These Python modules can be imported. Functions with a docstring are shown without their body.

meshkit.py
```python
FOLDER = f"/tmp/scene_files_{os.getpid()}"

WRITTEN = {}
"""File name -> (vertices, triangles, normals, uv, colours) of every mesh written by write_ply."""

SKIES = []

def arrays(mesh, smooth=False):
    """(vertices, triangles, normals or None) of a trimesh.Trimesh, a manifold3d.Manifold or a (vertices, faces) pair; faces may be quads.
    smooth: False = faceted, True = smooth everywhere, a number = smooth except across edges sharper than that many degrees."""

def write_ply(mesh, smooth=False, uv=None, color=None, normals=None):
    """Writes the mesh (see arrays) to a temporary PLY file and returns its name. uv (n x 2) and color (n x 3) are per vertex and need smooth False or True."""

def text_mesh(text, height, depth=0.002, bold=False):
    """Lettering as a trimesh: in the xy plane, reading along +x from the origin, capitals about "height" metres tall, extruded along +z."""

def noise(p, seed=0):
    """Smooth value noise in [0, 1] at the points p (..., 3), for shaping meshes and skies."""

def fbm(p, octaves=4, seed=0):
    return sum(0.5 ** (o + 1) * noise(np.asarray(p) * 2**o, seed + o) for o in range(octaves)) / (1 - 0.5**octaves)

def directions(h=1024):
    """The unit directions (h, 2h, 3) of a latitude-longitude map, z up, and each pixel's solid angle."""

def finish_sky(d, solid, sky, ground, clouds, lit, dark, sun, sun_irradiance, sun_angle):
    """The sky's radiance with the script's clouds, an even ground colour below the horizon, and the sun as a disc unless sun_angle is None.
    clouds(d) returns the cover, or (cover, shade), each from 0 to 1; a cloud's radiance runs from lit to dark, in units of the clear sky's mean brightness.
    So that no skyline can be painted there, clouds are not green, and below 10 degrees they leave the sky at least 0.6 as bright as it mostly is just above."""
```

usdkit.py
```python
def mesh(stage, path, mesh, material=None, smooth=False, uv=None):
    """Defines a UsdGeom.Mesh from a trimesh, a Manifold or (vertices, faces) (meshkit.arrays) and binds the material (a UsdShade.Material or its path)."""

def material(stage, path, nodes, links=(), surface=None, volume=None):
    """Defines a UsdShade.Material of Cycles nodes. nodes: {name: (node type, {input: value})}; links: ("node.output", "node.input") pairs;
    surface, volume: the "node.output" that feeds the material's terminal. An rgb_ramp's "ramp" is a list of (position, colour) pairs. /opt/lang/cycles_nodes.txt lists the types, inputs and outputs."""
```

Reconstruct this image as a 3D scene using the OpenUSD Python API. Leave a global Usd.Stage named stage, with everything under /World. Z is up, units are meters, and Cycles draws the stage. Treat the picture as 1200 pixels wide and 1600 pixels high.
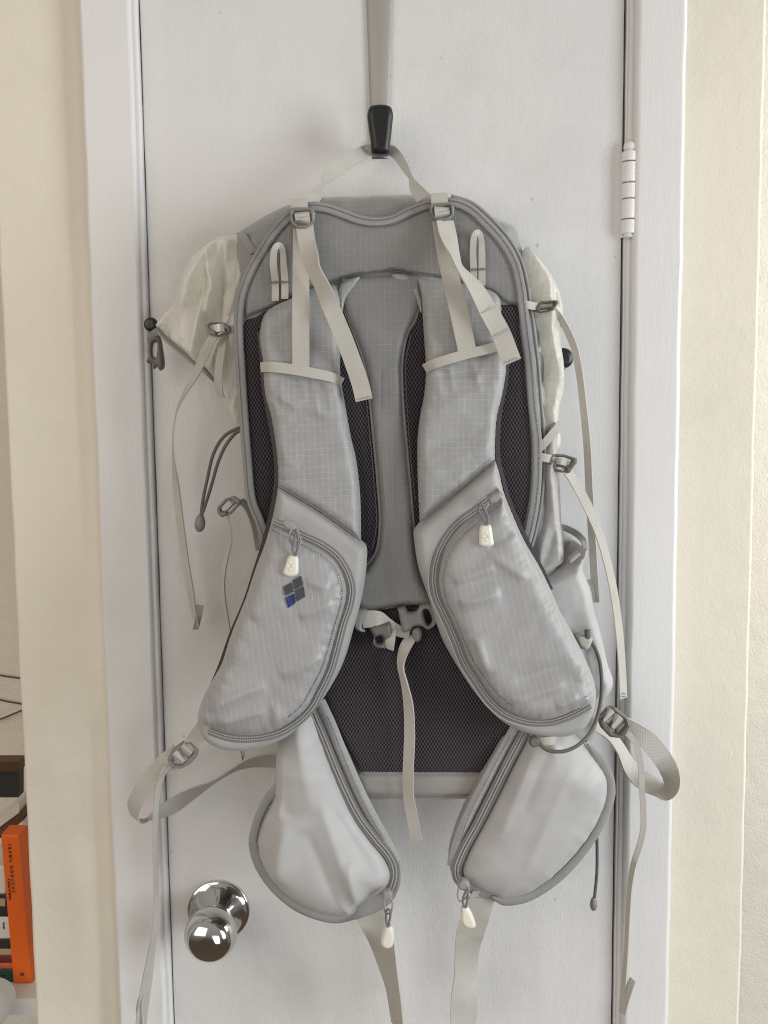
import math, random, numpy as np, trimesh, shapely, usdkit, meshkit
from shapely.geometry import Polygon, LineString
from scipy.spatial import Delaunay, cKDTree
from pxr import Usd, UsdGeom, UsdLux, UsdShade, Gf, Sdf
random.seed(7); np.random.seed(7)
stage = Usd.Stage.CreateInMemory()
UsdGeom.SetStageUpAxis(stage, 'Z'); UsdGeom.SetStageMetersPerUnit(stage, 1.0)
UsdGeom.Xform.Define(stage, '/World'); UsdGeom.Scope.Define(stage, '/World/Looks')

# ------------------------------------------------------------------ camera
FPX, DIST, CZ = 1600.0, 1.06, 1.45            # focal length in px of a 1200 x 1600 picture, distance to the door, height
PITCH, ROLL = math.radians(6.0), math.radians(0.63)
EXPOSURE = 0.29
FW = np.array([0, math.cos(PITCH), -math.sin(PITCH)]); R0 = np.array([1.0, 0, 0]); U0 = np.cross(R0, FW)
RT = R0 * math.cos(ROLL) - U0 * math.sin(ROLL); UP = U0 * math.cos(ROLL) + R0 * math.sin(ROLL)
CAM = np.array([0, -DIST, CZ])
cam = UsdGeom.Camera.Define(stage, '/World/camera')
m4 = np.eye(4); m4[0, :3] = RT; m4[1, :3] = UP; m4[2, :3] = -FW; m4[3, :3] = CAM
cam.AddTransformOp().Set(Gf.Matrix4d(*m4.ravel().tolist()))
cam.CreateHorizontalApertureAttr(24.0); cam.CreateVerticalApertureAttr(32.0); cam.CreateFocalLengthAttr(24.0 * FPX / 1200)
cam.CreateExposureAttr(EXPOSURE); cam.CreateClippingRangeAttr(Gf.Vec2f(0.05, 100))


def P(x, y, d):
    """The point of the plane d metres in front of the door that the photograph shows at pixel (x, y)."""
    x, y, d = np.broadcast_arrays(np.asarray(x, float), np.asarray(y, float), np.asarray(d, float))
    r = ((x - 600) / FPX)[..., None] * RT - ((y - 800) / FPX)[..., None] * UP + FW
    return CAM + r * ((DIST - d) / r[..., 1])[..., None]


# ------------------------------------------------------------------ light
def rect(name, loc, target, w, h, color, inten):
    l = UsdLux.RectLight.Define(stage, '/World/' + name)
    z = np.array(loc, float) - np.array(target, float); z /= np.linalg.norm(z)
    x = np.cross([0, 0, 1.0], z); x /= np.linalg.norm(x); y = np.cross(z, x)
    m = np.eye(4); m[0, :3], m[1, :3], m[2, :3], m[3, :3] = x, y, z, loc
    l.AddTransformOp().Set(Gf.Matrix4d(*m.ravel().tolist()))
    l.CreateWidthAttr(w); l.CreateHeightAttr(h); l.CreateColorAttr(Gf.Vec3f(*color)); l.CreateIntensityAttr(inten)


rect('window_light', (2.45, -1.5, 1.42), (0.0, 0.05, 1.2), 0.95, 1.6, (0.93, 0.975, 1.0), 9.2)
rect('front_window', (0.65, -2.2, 0.62), (0.0, 0.0, 1.05), 1.0, 1.1, (0.92, 0.96, 1.0), 2.1)
rect('room_lamp', (-1.35, -1.65, 1.8), (0, 0, 1.2), 1.9, 1.5, (1.0, 0.86, 0.72), 1.6)
rect('side_window', (1.35, -0.05, 1.7), (0.5, 0.55, 1.35), 0.5, 1.0, (1.0, 0.96, 0.88), 4.6)
dome = UsdLux.DomeLight.Define(stage, '/World/room_glow'); dome.CreateIntensityAttr(1.0)

# ------------------------------------------------------------------ materials
MATS = {}


def mat(name, nodes, links, surface='p.BSDF'):
    MATS[name] = usdkit.material(stage, '/World/Looks/' + name, nodes, links, surface=surface)
    return MATS[name]


dm = usdkit.material(stage, '/World/Looks/room_light', {
    'g': ('texture_coordinate', {}), 's': ('separate_xyz', {}), 'a': ('math', {'math_type': 'multiply_add', 'value2': 0.5, 'value3': 0.5}),
    'r': ('rgb_ramp', {'ramp': [(0, (.22, .15, .10)), (.34, (.17, .13, .10)), (.46, (.34, .32, .30)), (.60, (.60, .585, .56)), (1, (.78, .755, .72))]}),
    'b': ('background_shader', {'strength': 0.40})},
    [('g.generated', 's.vector'), ('s.z', 'a.value1'), ('a.value', 'r.fac'), ('r.color', 'b.color')], surface='b.background')
UsdShade.MaterialBindingAPI.Apply(dome.GetPrim()).Bind(dm)


def plain(name, color, rough=0.5, metallic=0.0, bump=None, spec=0.5, sheen=0.0, vary=0.0):
    n = {'p': ('principled_bsdf', {'base_color': color, 'roughness': rough, 'metallic': metallic, 'specular_ior_level': spec, 'sheen_weight': sheen})}
    l = []
    if bump:
        sc, st, di = bump
        n['t'] = ('texture_coordinate', {}); n['n'] = ('noise_texture', {'scale': sc, 'detail': 4}); n['b'] = ('bump', {'strength': st, 'distance': di})
        l += [('t.object', 'n.vector'), ('n.fac', 'b.height'), ('b.normal', 'p.normal')]
    if vary:
        n['t2'] = ('texture_coordinate', {}); n['n2'] = ('noise_texture', {'scale': 9, 'detail': 5}); c = np.array(color)
        n['r2'] = ('rgb_ramp', {'ramp': [(.3, tuple(c * (1 - vary))), (.7, tuple(np.minimum(c * (1 + vary), .95)))]})
        l += [('t2.object', 'n2.vector'), ('n2.fac', 'r2.fac'), ('r2.color', 'p.base_color')]
    return mat(name, n, l)


def paint(name, color, rough, scale, dist, stretch=(1, 1, 1), dirt=0.0):
    """Rolled or brushed wall paint: two scales of relief, faint grubby patches."""
    c = np.array(color)
    n = {'t': ('texture_coordinate', {}), 'm': ('mapping', {'scale': stretch}),
         'n': ('noise_texture', {'scale': scale, 'detail': 3, 'roughness': .6}), 'n3': ('noise_texture', {'scale': scale * .12, 'detail': 3}),
         'ad': ('math', {'math_type': 'multiply_add', 'value2': 2.2}),
         'b': ('bump', {'strength': 1.0, 'distance': dist}),
         'd': ('noise_texture', {'scale': 5, 'detail': 6, 'roughness': .65}),
         'r': ('rgb_ramp', {'ramp': [(.28, tuple(c * (1 - dirt))), (.5, tuple(c)), (1, tuple(c))]}),
         'rr': ('rgb_ramp', {'ramp': [(.3, (rough - .08,) * 3), (.7, (rough + .1,) * 3)]}),
         'p': ('principled_bsdf', {'specular_ior_level': .4})}
    return mat(name, n, [('t.object', 'm.vector'), ('m.vector', 'n.vector'), ('m.vector', 'n3.vector'), ('n3.fac', 'ad.value1'), ('n.fac', 'ad.value3'),
                         ('ad.value', 'b.height'), ('b.normal', 'p.normal'), ('t.object', 'd.vector'), ('d.fac', 'r.fac'), ('r.color', 'p.base_color'),
                         ('d.fac', 'rr.fac'), ('rr.color', 'p.roughness')])


def ripstop(name, color, line, pitch=0.0054, wide=0.13, rough=0.5, trans=0.0, sheen=0.25, horizontal=1.0, spec=.5, crease=.16):
    n = {'t': ('texture_coordinate', {}), 'wn': ('noise_texture', {'scale': 45, 'detail': 2}),
         'ws': ('vector_math', {'math_type': 'subtract', 'vector2': (.5, .5, .5)}), 'wk': ('vector_math', {'math_type': 'scale', 'scale': 0.0016}),
         'wa': ('vector_math', {'math_type': 'add'}), 's': ('separate_xyz', {}),
         'ux': ('math', {'math_type': 'multiply', 'value2': 1 / pitch}), 'uy': ('math', {'math_type': 'multiply', 'value2': 1 / pitch}),
         'fx': ('math', {'math_type': 'fraction'}), 'fy': ('math', {'math_type': 'fraction'}),
         'lx': ('math', {'math_type': 'less_than', 'value2': wide}), 'ly': ('math', {'math_type': 'less_than', 'value2': wide}),
         'hy': ('math', {'math_type': 'multiply', 'value2': horizontal}),
         'mx': ('math', {'math_type': 'maximum'}),
         'vn': ('noise_texture', {'scale': 120, 'detail': 3}), 'vr': ('rgb_ramp', {'ramp': [(.35, (.35,) * 3), (.7, (1,) * 3)]}),
         'fm': ('math', {'math_type': 'multiply'}),
         'cn': ('noise_texture', {'scale': 26, 'detail': 4}),
         'cr': ('rgb_ramp', {'ramp': [(.3, tuple(np.array(color) * .93)), (.7, tuple(np.array(color) * 1.05))]}),
         'mc': ('mix', {'color2': line}),
         'gn': ('noise_texture', {'scale': 900, 'detail': 2}), 'ha': ('math', {'math_type': 'multiply_add', 'value2': .6}),
         'b': ('bump', {'strength': .6, 'distance': 0.00022}),
         'kn': ('noise_texture', {'type': 'ridged_multifractal', 'scale': 22, 'detail': 3, 'roughness': .5, 'distortion': .6}), 'kb': ('bump', {'strength': crease, 'distance': .004}),
         'p': ('principled_bsdf', {'roughness': rough, 'sheen_weight': sheen, 'sheen_roughness': .4, 'specular_ior_level': spec})}
    l = [('t.UV', 'kn.vector'), ('kn.fac', 'kb.height'), ('kb.normal', 'b.normal'), ('t.UV', 'wn.vector'), ('wn.color', 'ws.vector1'), ('ws.vector', 'wk.vector1'), ('wk.vector', 'wa.vector1'), ('t.UV', 'wa.vector2'), ('wa.vector', 's.vector'),
         ('s.x', 'ux.value1'), ('s.y', 'uy.value1'), ('ux.value', 'fx.value1'), ('uy.value', 'fy.value1'), ('fx.value', 'lx.value1'), ('fy.value', 'ly.value1'),
         ('lx.value', 'mx.value1'), ('ly.value', 'hy.value1'), ('hy.value', 'mx.value2'), ('t.UV', 'vn.vector'), ('vn.fac', 'vr.fac'), ('mx.value', 'fm.value1'), ('vr.color', 'fm.value2'),
         ('fm.value', 'mc.fac'), ('t.UV', 'cn.vector'), ('cn.fac', 'cr.fac'), ('cr.color', 'mc.color1'), ('mc.color', 'p.base_color'),
         ('t.UV', 'gn.vector'), ('gn.fac', 'ha.value1'), ('mx.value', 'ha.value3'), ('ha.value', 'b.height'), ('b.normal', 'p.normal')]
    if trans:
        n['tb'] = ('translucent_bsdf', {}); n['mm'] = ('mix_closure', {'fac': trans})
        l += [('mc.color', 'tb.color'), ('p.BSDF', 'mm.closure1'), ('tb.BSDF', 'mm.closure2')]
        return mat(name, n, l, 'mm.closure')
    return mat(name, n, l)


def hexmesh(name, ground, lattice, w=0.0047, h=0.0078, r=0.0019):
    """Spacer mesh: a lattice round two interleaved rows of holes."""
    n = {'t': ('texture_coordinate', {}), 'wn': ('noise_texture', {'scale': 30}), 'wk': ('vector_math', {'math_type': 'scale', 'scale': .0030}), 'wa': ('vector_math', {'math_type': 'add'}),
         'k': ('vector_math', {'math_type': 'multiply', 'vector2': (1 / w, 1 / h, 0)}), 'k2': ('vector_math', {'math_type': 'add', 'vector2': (.5, .5, 0)}),
         'mn': ('math', {'math_type': 'minimum'}), 'rp': ('rgb_ramp', {'ramp': [(.0, (0, 0, 0)), (.24, (0, 0, 0)), (.36, (1, 1, 1)), (1, (1, 1, 1))]}),
         'mc': ('mix', {'color1': ground, 'color2': lattice}), 'b': ('bump', {'strength': 1, 'distance': .0012}),
         'p': ('principled_bsdf', {'roughness': .8, 'sheen_weight': .1, 'specular_ior_level': .2})}
    l = [('t.UV', 'wn.vector'), ('wn.color', 'wk.vector1'), ('wk.vector', 'wa.vector1'), ('t.UV', 'wa.vector2'), ('wa.vector', 'k.vector1'), ('k.vector', 'k2.vector1')]
    for q, src in (('a', 'k'), ('c', 'k2')):
        n[q + 'f'] = ('vector_math', {'math_type': 'fraction'}); n[q + 's'] = ('vector_math', {'math_type': 'subtract', 'vector2': (.5, .5, 0)})
        n[q + 'm'] = ('vector_math', {'math_type': 'multiply', 'vector2': (1.0, 1.1, 0)}); n[q + 'l'] = ('vector_math', {'math_type': 'length'})
        l += [(src + '.vector', q + 'f.vector1'), (q + 'f.vector', q + 's.vector1'), (q + 's.vector', q + 'm.vector1'), (q + 'm.vector', q + 'l.vector1')]
    l += [('al.value', 'mn.value1'), ('cl.value', 'mn.value2'), ('mn.value', 'rp.fac'), ('rp.color', 'mc.fac'), ('mc.color', 'p.base_color'), ('rp.color', 'b.height'), ('b.normal', 'p.normal')]
    return mat(name, n, l)


def weave(name, color, px, py, depth=.0004, contrast=.16, rough=.7, sheen=.2, diag=False):
    """Woven webbing or twill: crossing ribs along the UVs."""
    c = np.array(color)
    n = {'t': ('texture_coordinate', {}), 's': ('separate_xyz', {}),
         'ux': ('math', {'math_type': 'multiply', 'value2': 2 * math.pi / px}), 'uy': ('math', {'math_type': 'multiply', 'value2': 2 * math.pi / py}),
         'sx': ('math', {'math_type': 'sine'}), 'sy': ('math', {'math_type': 'sine'}), 'm': ('math', {'math_type': 'multiply'}),
         'h': ('math', {'math_type': 'multiply_add', 'value2': .5, 'value3': .5}),
         'cn': ('noise_texture', {'scale': 30, 'detail': 4}), 'cr': ('rgb_ramp', {'ramp': [(.3, tuple(c * .92)), (.7, tuple(c * 1.05))]}),
         'mc': ('mix', {'mix_type': 'multiply', 'fac': contrast}),
         'b': ('bump', {'strength': .7, 'distance': depth}), 'p': ('principled_bsdf', {'roughness': rough, 'sheen_weight': sheen, 'specular_ior_level': .35})}
    l = [('t.UV', 's.vector'), ('ux.value', 'sx.value1'), ('uy.value', 'sy.value1'), ('sx.value', 'm.value1'),
         ('m.value', 'h.value1'), ('h.value', 'b.height'), ('b.normal', 'p.normal'), ('t.UV', 'cn.vector'), ('cn.fac', 'cr.fac'), ('cr.color', 'mc.color1'), ('h.value', 'mc.color2'),
         ('mc.color', 'p.base_color')]
    if diag:
        n['dg'] = ('math', {'math_type': 'add'}); n['m'] = ('math', {'math_type': 'multiply', 'value2': 1.0})
        l += [('s.x', 'dg.value1'), ('s.y', 'dg.value2'), ('dg.value', 'ux.value1'), ('s.y', 'uy.value1')]
    else:
        l += [('s.x', 'ux.value1'), ('s.y', 'uy.value1'), ('sy.value', 'm.value2')]
    return mat(name, n, l)


DOOR_C, CREAM_C = (.70, .698, .69), (.76, .715, .61)
paint('door_paint', DOOR_C, .34, 420, .00034, (1, 1, .5), .09)
paint('trim_paint', (.73, .725, .72), .3, 380, .00022, (1, 1, .2), .05)
paint('wall_paint', CREAM_C, .6, 400, .00036, (1, 1, .8), .08)
paint('far_wall_paint', (.74, .69, .60), .6, 260, .0010, (1, 1, 1), .05)
ripstop('grey_ripstop', (.33, .332, .332), (.44, .443, .443), wide=.11)
ripstop('panel_ripstop', (.232, .230, .226), (.30, .297, .292), sheen=.15, wide=.11)
ripstop('pocket_ripstop', (.35, .35, .352), (.46, .46, .463), wide=.11, horizontal=.12, crease=.26, rough=.42)
ripstop('side_fabric', (.42, .415, .40), (.46, .455, .445), rough=.45)
ripstop('body_fabric', (.265, .263, .257), (.31, .308, .302), rough=.5)
ripstop('cream_ripstop', (.90, .895, .83), (.98, .975, .945), pitch=.0052, wide=.17, rough=.25, trans=.4, crease=.5, sheen=.1)
hexmesh('dark_mesh', (.014, .011, .015), (.098, .084, .096), .0031, .0053)
weave('webbing', (.56, .54, .49), .0022, .0022, .0003, .20)
weave('twill', (.41, .407, .402), .0021, .0021, .00016, .12, rough=.5, diag=True)
weave('belt_twill', (.49, .488, .486), .0021, .0021, .0001, .07, rough=.45, diag=True)
weave('binding', (.31, .308, .303), .0016, .0016, .0001, .08, rough=.6)
weave('mesh_binding', (.10, .085, .095), .003, .003, .0006, .5)
weave('pale_binding', (.33, .305, .29), .0018, .0018, .0001, .1)
plain('thread', (.17, .165, .165), .8)
plain('pale_thread', (.42, .39, .35), .8)
plain('grey_plastic', (.215, .21, .20), .38, bump=(900, .1, .0002))
plain('dark_plastic', (.13, .122, .112), .4, bump=(900, .1, .0002))
plain('black_plastic', (.012, .013, .014), .35)
plain('cord', (.13, .125, .12), .75, bump=(1500, .6, .0004))
plain('speckled_cord', (.20, .195, .21), .8, bump=(1500, .8, .0005))
plain('coil', (.36, .355, .35), .42)
plain('tape', (.20, .195, .19), .7)
plain('bone_plastic', (.78, .76, .66), .28)
plain('slider_metal', (.30, .29, .28), .38, spec=.6)
plain('print_grey', (.045, .055, .06), .55)
plain('print_blue', (.008, .024, .14), .55)
plain('rubber', (.006, .0065, .008), .42, bump=(2500, .1, .0002))
plain('hook_steel', (.36, .352, .32), .48, metallic=.25, bump=(900, .05, .0002))
plain('chrome', (.66, .65, .63), .10, metallic=1.0)
plain('gap_brown', (.22, .13, .10), .7)
plain('hinge_paint', (.78, .765, .75), .3, bump=(380, .6, .0012))
plain('chip', (.56, .55, .53), .6)
plain('dark_gap', (.03, .025, .022), .8)
plain('orange_cover', (.75, .13, .008), .5)
plain('black_ink', (.04, .02, .015), .6)
plain('brown_wood', (.11, .045, .018), .45, vary=.2)
plain('dark_wood', (.075, .032, .013), .5, vary=.2); plain('white_paper', (.66, .62, .56), .7); plain('black_cover', (.02, .02, .022), .5); plain('green_cover', (.015, .06, .045), .5); plain('maroon_cover', (.14, .02, .02), .5)
plain('tan_cover', (.42, .30, .18), .6); plain('red_orange_cover', (.60, .12, .04), .5); plain('shelf_paint', (.72, .69, .65), .4); plain('grey_cloth', (.62, .61, .58), .8, bump=(300, .6, .001))
plain('cable_rubber', (.07, .06, .05), .6)

# ------------------------------------------------------------------ prims
COUNT, ORIGIN = {}, {}


def unique(path):
    k = COUNT.get(path, -1) + 1; COUNT[path] = k
    return path if k == 0 else f'{path}_{k:03d}'


def tag(p, label=None, cat=None, group=None, kind=None):
    for k, v in (('label', label), ('category', cat), ('group', group), ('kind', kind)):
        if v: p.SetCustomDataByKey(k, v)
    return p


def thing(name, label, cat, origin, group=None):
    path = unique('/World/' + name); x = UsdGeom.Xform.Define(stage, path)
    o = np.asarray(origin, float); x.AddTranslateOp().Set(Gf.Vec3d(*o.tolist())); ORIGIN[path] = o
    return tag(x.GetPrim(), label, cat, group)


def obj(name, mesh, material, parent=None, smooth=True, label=None, kind=None):
    """mesh: (v, f) or (v, f, uv) or a trimesh."""
    base = parent.GetPath().pathString if parent is not None else '/World'
    path = unique(base + '/' + name)
    top = '/'.join(path.split('/')[:3]); o = ORIGIN.get(top, np.zeros(3)); uv = None
    if hasattr(mesh, 'vertices'): v, f = np.array(mesh.vertices), np.array(mesh.faces)
    elif len(mesh) == 3: v, f, uv = mesh
    else: v, f = mesh
    p = usdkit.mesh(stage, path, (np.asarray(v) - o, f), MATS[material], smooth=smooth, uv=uv).GetPrim()
    return tag(p, label=label, kind=kind)


def merge(items):
    v, f, uv, n = [], [], [], 0
    for it in items:
        a, b = (np.array(it.vertices), np.array(it.faces)) if hasattr(it, 'vertices') else (it[0], it[1])
        v.append(a); f.append(np.asarray(b) + n); n += len(a)
        uv.append(it[2] if not hasattr(it, 'vertices') and len(it) > 2 else np.zeros((len(a), 2)))
    return np.vstack(v), np.vstack(f), np.vstack(uv)


# ------------------------------------------------------------------ shape helpers
def catmull(p, closed=False, step=3.0):
    """Smooth curve through the rows of p (first two columns in px); a repeated point is a corner."""
    p = np.asarray(p, float)
    if closed:
        p = np.vstack([p, p[:1]])
    cuts = [i for i in range(1, len(p)) if np.allclose(p[i, :2], p[i - 1, :2])]
    if cuts:
        parts, a = [], 0
        for c in cuts + [len(p)]:
            if c - a >= 2: parts.append(catmull(p[a:c], False, step))
            a = c
        return np.vstack(parts)[: -1 if closed else None]
    if len(p) == 2: q = np.vstack([2 * p[0] - p[1], p, 2 * p[1] - p[0]])
    elif closed: q = np.vstack([p[-2], p, p[1]])
    else: q = np.vstack([2 * p[0] - p[1], p, 2 * p[-1] - p[-2]])
    out = []
    for i in range(1, len(q) - 2):
        p0, p1, p2, p3 = q[i - 1:i + 3]
        n = max(1, int(np.ceil(np.linalg.norm((p2 - p1)[:2]) / step)))
        t = (np.arange(n) / n)[:, None]
        d0, d1, d2 = (max(np.linalg.norm((b - a)[:2]), 1e-6) ** .5 for a, b in ((p0, p1), (p1, p2), (p2, p3)))
        m1 = (p2 - p1) + d1 * ((p1 - p0) / d0 - (p2 - p0) / (d0 + d1)); m2 = (p2 - p1) + d1 * ((p3 - p2) / d2 - (p3 - p1) / (d1 + d2))
        out.append((2 * t**3 - 3 * t**2 + 1) * p1 + (t**3 - 2 * t**2 + t) * m1 + (-2 * t**3 + 3 * t**2) * p2 + (t**3 - t**2) * m2)
    if not closed: out.append(p[-1:])
    return np.vstack(out)


def ridges(lst):
    def f(x, y):
        h = np.zeros_like(x)
        for x0, y0, x1, y1, w, a in lst:
            dx, dy = x1 - x0, y1 - y0; L = math.hypot(dx, dy)
            t = ((x - x0) * dx + (y - y0) * dy) / L**2
            off = ((x - x0) * dy - (y - y0) * dx) / L
            h += a * np.exp(1 - np.sqrt(1 + 2.4 * (off / w)**2)) * np.clip(1 - (2 * np.abs(t - .5))**4, 0, 1) * ((t > 0) & (t < 1))
        return h
    return f


class Relief:
    """A cushion of cloth or a rounded plate: outline in px at the base depth, swelling H metres over W px from its edge."""
    def __init__(s, outline, base, H=.01, W=12, holes=(), step=4.0, thick=.003, low=0, lowscale=70, pucker=0, pfreq=9.0, plen=13.0, folds=(), seed=0, edge=.0006, ang=0.0, closed=True, extra=None, rnd=0):
        if rnd: s.poly = Polygon(outline).buffer(-rnd).buffer(2 * rnd).buffer(-rnd).difference(shapely.union_all([Polygon(h).buffer(-.8).buffer(.8) for h in holes]) if holes else Polygon())
        else: s.poly = Polygon(catmull(outline, True, min(step, 3.0)), [catmull(h, True, min(step, 3.0)) for h in holes]).buffer(0)
        if s.poly.geom_type != 'Polygon': s.poly = max(s.poly.geoms, key=lambda g: g.area)
        s.base = base if callable(base) else (lambda x, y: np.full(np.shape(x), float(base)))
        rings = [s.poly.exterior, *s.poly.interiors]
        ed = np.vstack([np.array([r.interpolate(t).coords[0] for t in np.arange(0, r.length, .8)]) for r in rings])
        s.tree, s.ed = cKDTree(ed), ed
        s.H, s.W, s.low, s.ls, s.pu, s.pf, s.pl, s.folds, s.seed, s.edge, s.thick, s.ang, s.extra = H, W, low, lowscale, pucker, pfreq, plen, ridges(folds), seed, edge, thick, ang, extra
        pts = []
        for r in rings:
            n = max(8, int(r.length / min(step, 3.0))); pts.append(np.array([r.interpolate(i / n, normalized=True).coords[0] for i in range(n)]))
        last = 0
        for off in [o for o in (1.0, 2.4, 4.4, 7.0) if o < max(W * .7, 1.5)]:
            g = s.poly.buffer(-off)
            for q in getattr(g, 'geoms', [g]):
                if q.is_empty: continue
                for r in [q.exterior, *q.interiors]:
                    n = max(6, int(r.length / min(step, 3.2))); pts.append(np.array([r.interpolate(i / n, normalized=True).coords[0] for i in range(n)]))
            last = off
        x0, y0, x1, y1 = s.poly.bounds
        gx, gy = np.meshgrid(np.arange(x0, x1, step), np.arange(y0, y1, step * .87)); gx = gx + (np.arange(gx.shape[0]) % 2)[:, None] * step / 2
        g = np.c_[gx.ravel(), gy.ravel()]; g = g[shapely.contains_xy(s.poly, g[:, 0], g[:, 1])]
        if len(g): g = g[s.tree.query(g)[0] > last + step * .55]
        q = np.vstack(pts + [g]); s.q = np.unique(np.round(q, 3), axis=0)
        tri = Delaunay(s.q).simplices; c = s.q[tri].mean(1)
        a, b_, c_ = s.q[tri[:, 0]], s.q[tri[:, 1]], s.q[tri[:, 2]]
        area = (b_[:, 0] - a[:, 0]) * (c_[:, 1] - a[:, 1]) - (b_[:, 1] - a[:, 1]) * (c_[:, 0] - a[:, 0])
        keep = shapely.contains_xy(s.poly.buffer(.02), c[:, 0], c[:, 1]) & (np.abs(area) > .01)
        tri = tri[keep]; area = area[keep]
        tri[area > 0] = tri[area > 0][:, ::-1]           # px y runs down: this winding faces the camera
        s.tri = tri[:, ::-1] if False else tri

    def h(s, x, y):
        x, y = np.asarray(x, float), np.asarray(y, float)
        d, i = s.tree.query(np.c_[x.ravel(), y.ravel()]); d = d.reshape(x.shape); e = s.ed[i].reshape(x.shape + (2,))
        t = np.clip(d / s.W, 0, 1); h = s.edge + s.H * np.sqrt(np.maximum(1 - (1 - t)**2, 0))
        soft = np.clip(d / 16, 0, 1)
        if s.low: h = h + s.low * 2 * (meshkit.fbm(np.stack([x / s.ls, y / s.ls, np.full_like(x, s.seed + .3)], -1), 3, s.seed) - .5) * soft
        if s.pu: h = h + s.pu * 2 * (meshkit.noise(np.stack([e[..., 0] / s.pf, e[..., 1] / s.pf, np.full_like(x, s.seed + 5.5)], -1), s.seed) - .5) * np.exp(-d / s.pl) * np.clip(d / 4, 0, 1)
        h = h + s.folds(x, y) * soft
        if s.extra: h = h + s.extra(x, y, d) * soft
        return h

    def depth(s, x, y):
        return s.base(np.asarray(x, float), np.asarray(y, float)) + s.h(x, y)

    def mesh(s):
        x, y = s.q[:, 0], s.q[:, 1]; b = s.base(x, y); p = P(x, y, b); fr = p.copy(); fr[:, 1] -= s.h(x, y); bk = p.copy(); bk[:, 1] += s.thick
        n = len(p); e = np.vstack([s.tri[:, [0, 1]], s.tri[:, [1, 2]], s.tri[:, [2, 0]]])
        key = np.sort(e, 1); _, inv, cnt = np.unique(key, axis=0, return_inverse=True, return_counts=True); e = e[cnt[inv.ravel()] == 1]
        a, b2 = e[:, 0], e[:, 1]
        side = np.vstack([np.c_[b2 + 2 * n, a + 2 * n, a + 3 * n], np.c_[b2 + 2 * n, a + 3 * n, b2 + 3 * n]])
        ca, sa = math.cos(s.ang), math.sin(s.ang); uv = np.c_[p[:, 0] * ca + p[:, 2] * sa, -p[:, 0] * sa + p[:, 2] * ca] + 3.0
        return np.vstack([fr, bk, fr, bk]), np.vstack([s.tri, s.tri[:, ::-1] + n, side]), np.vstack([uv] * 4)


def scale_at(c):
    return np.abs((c - CAM) @ FW) / FPX


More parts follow.
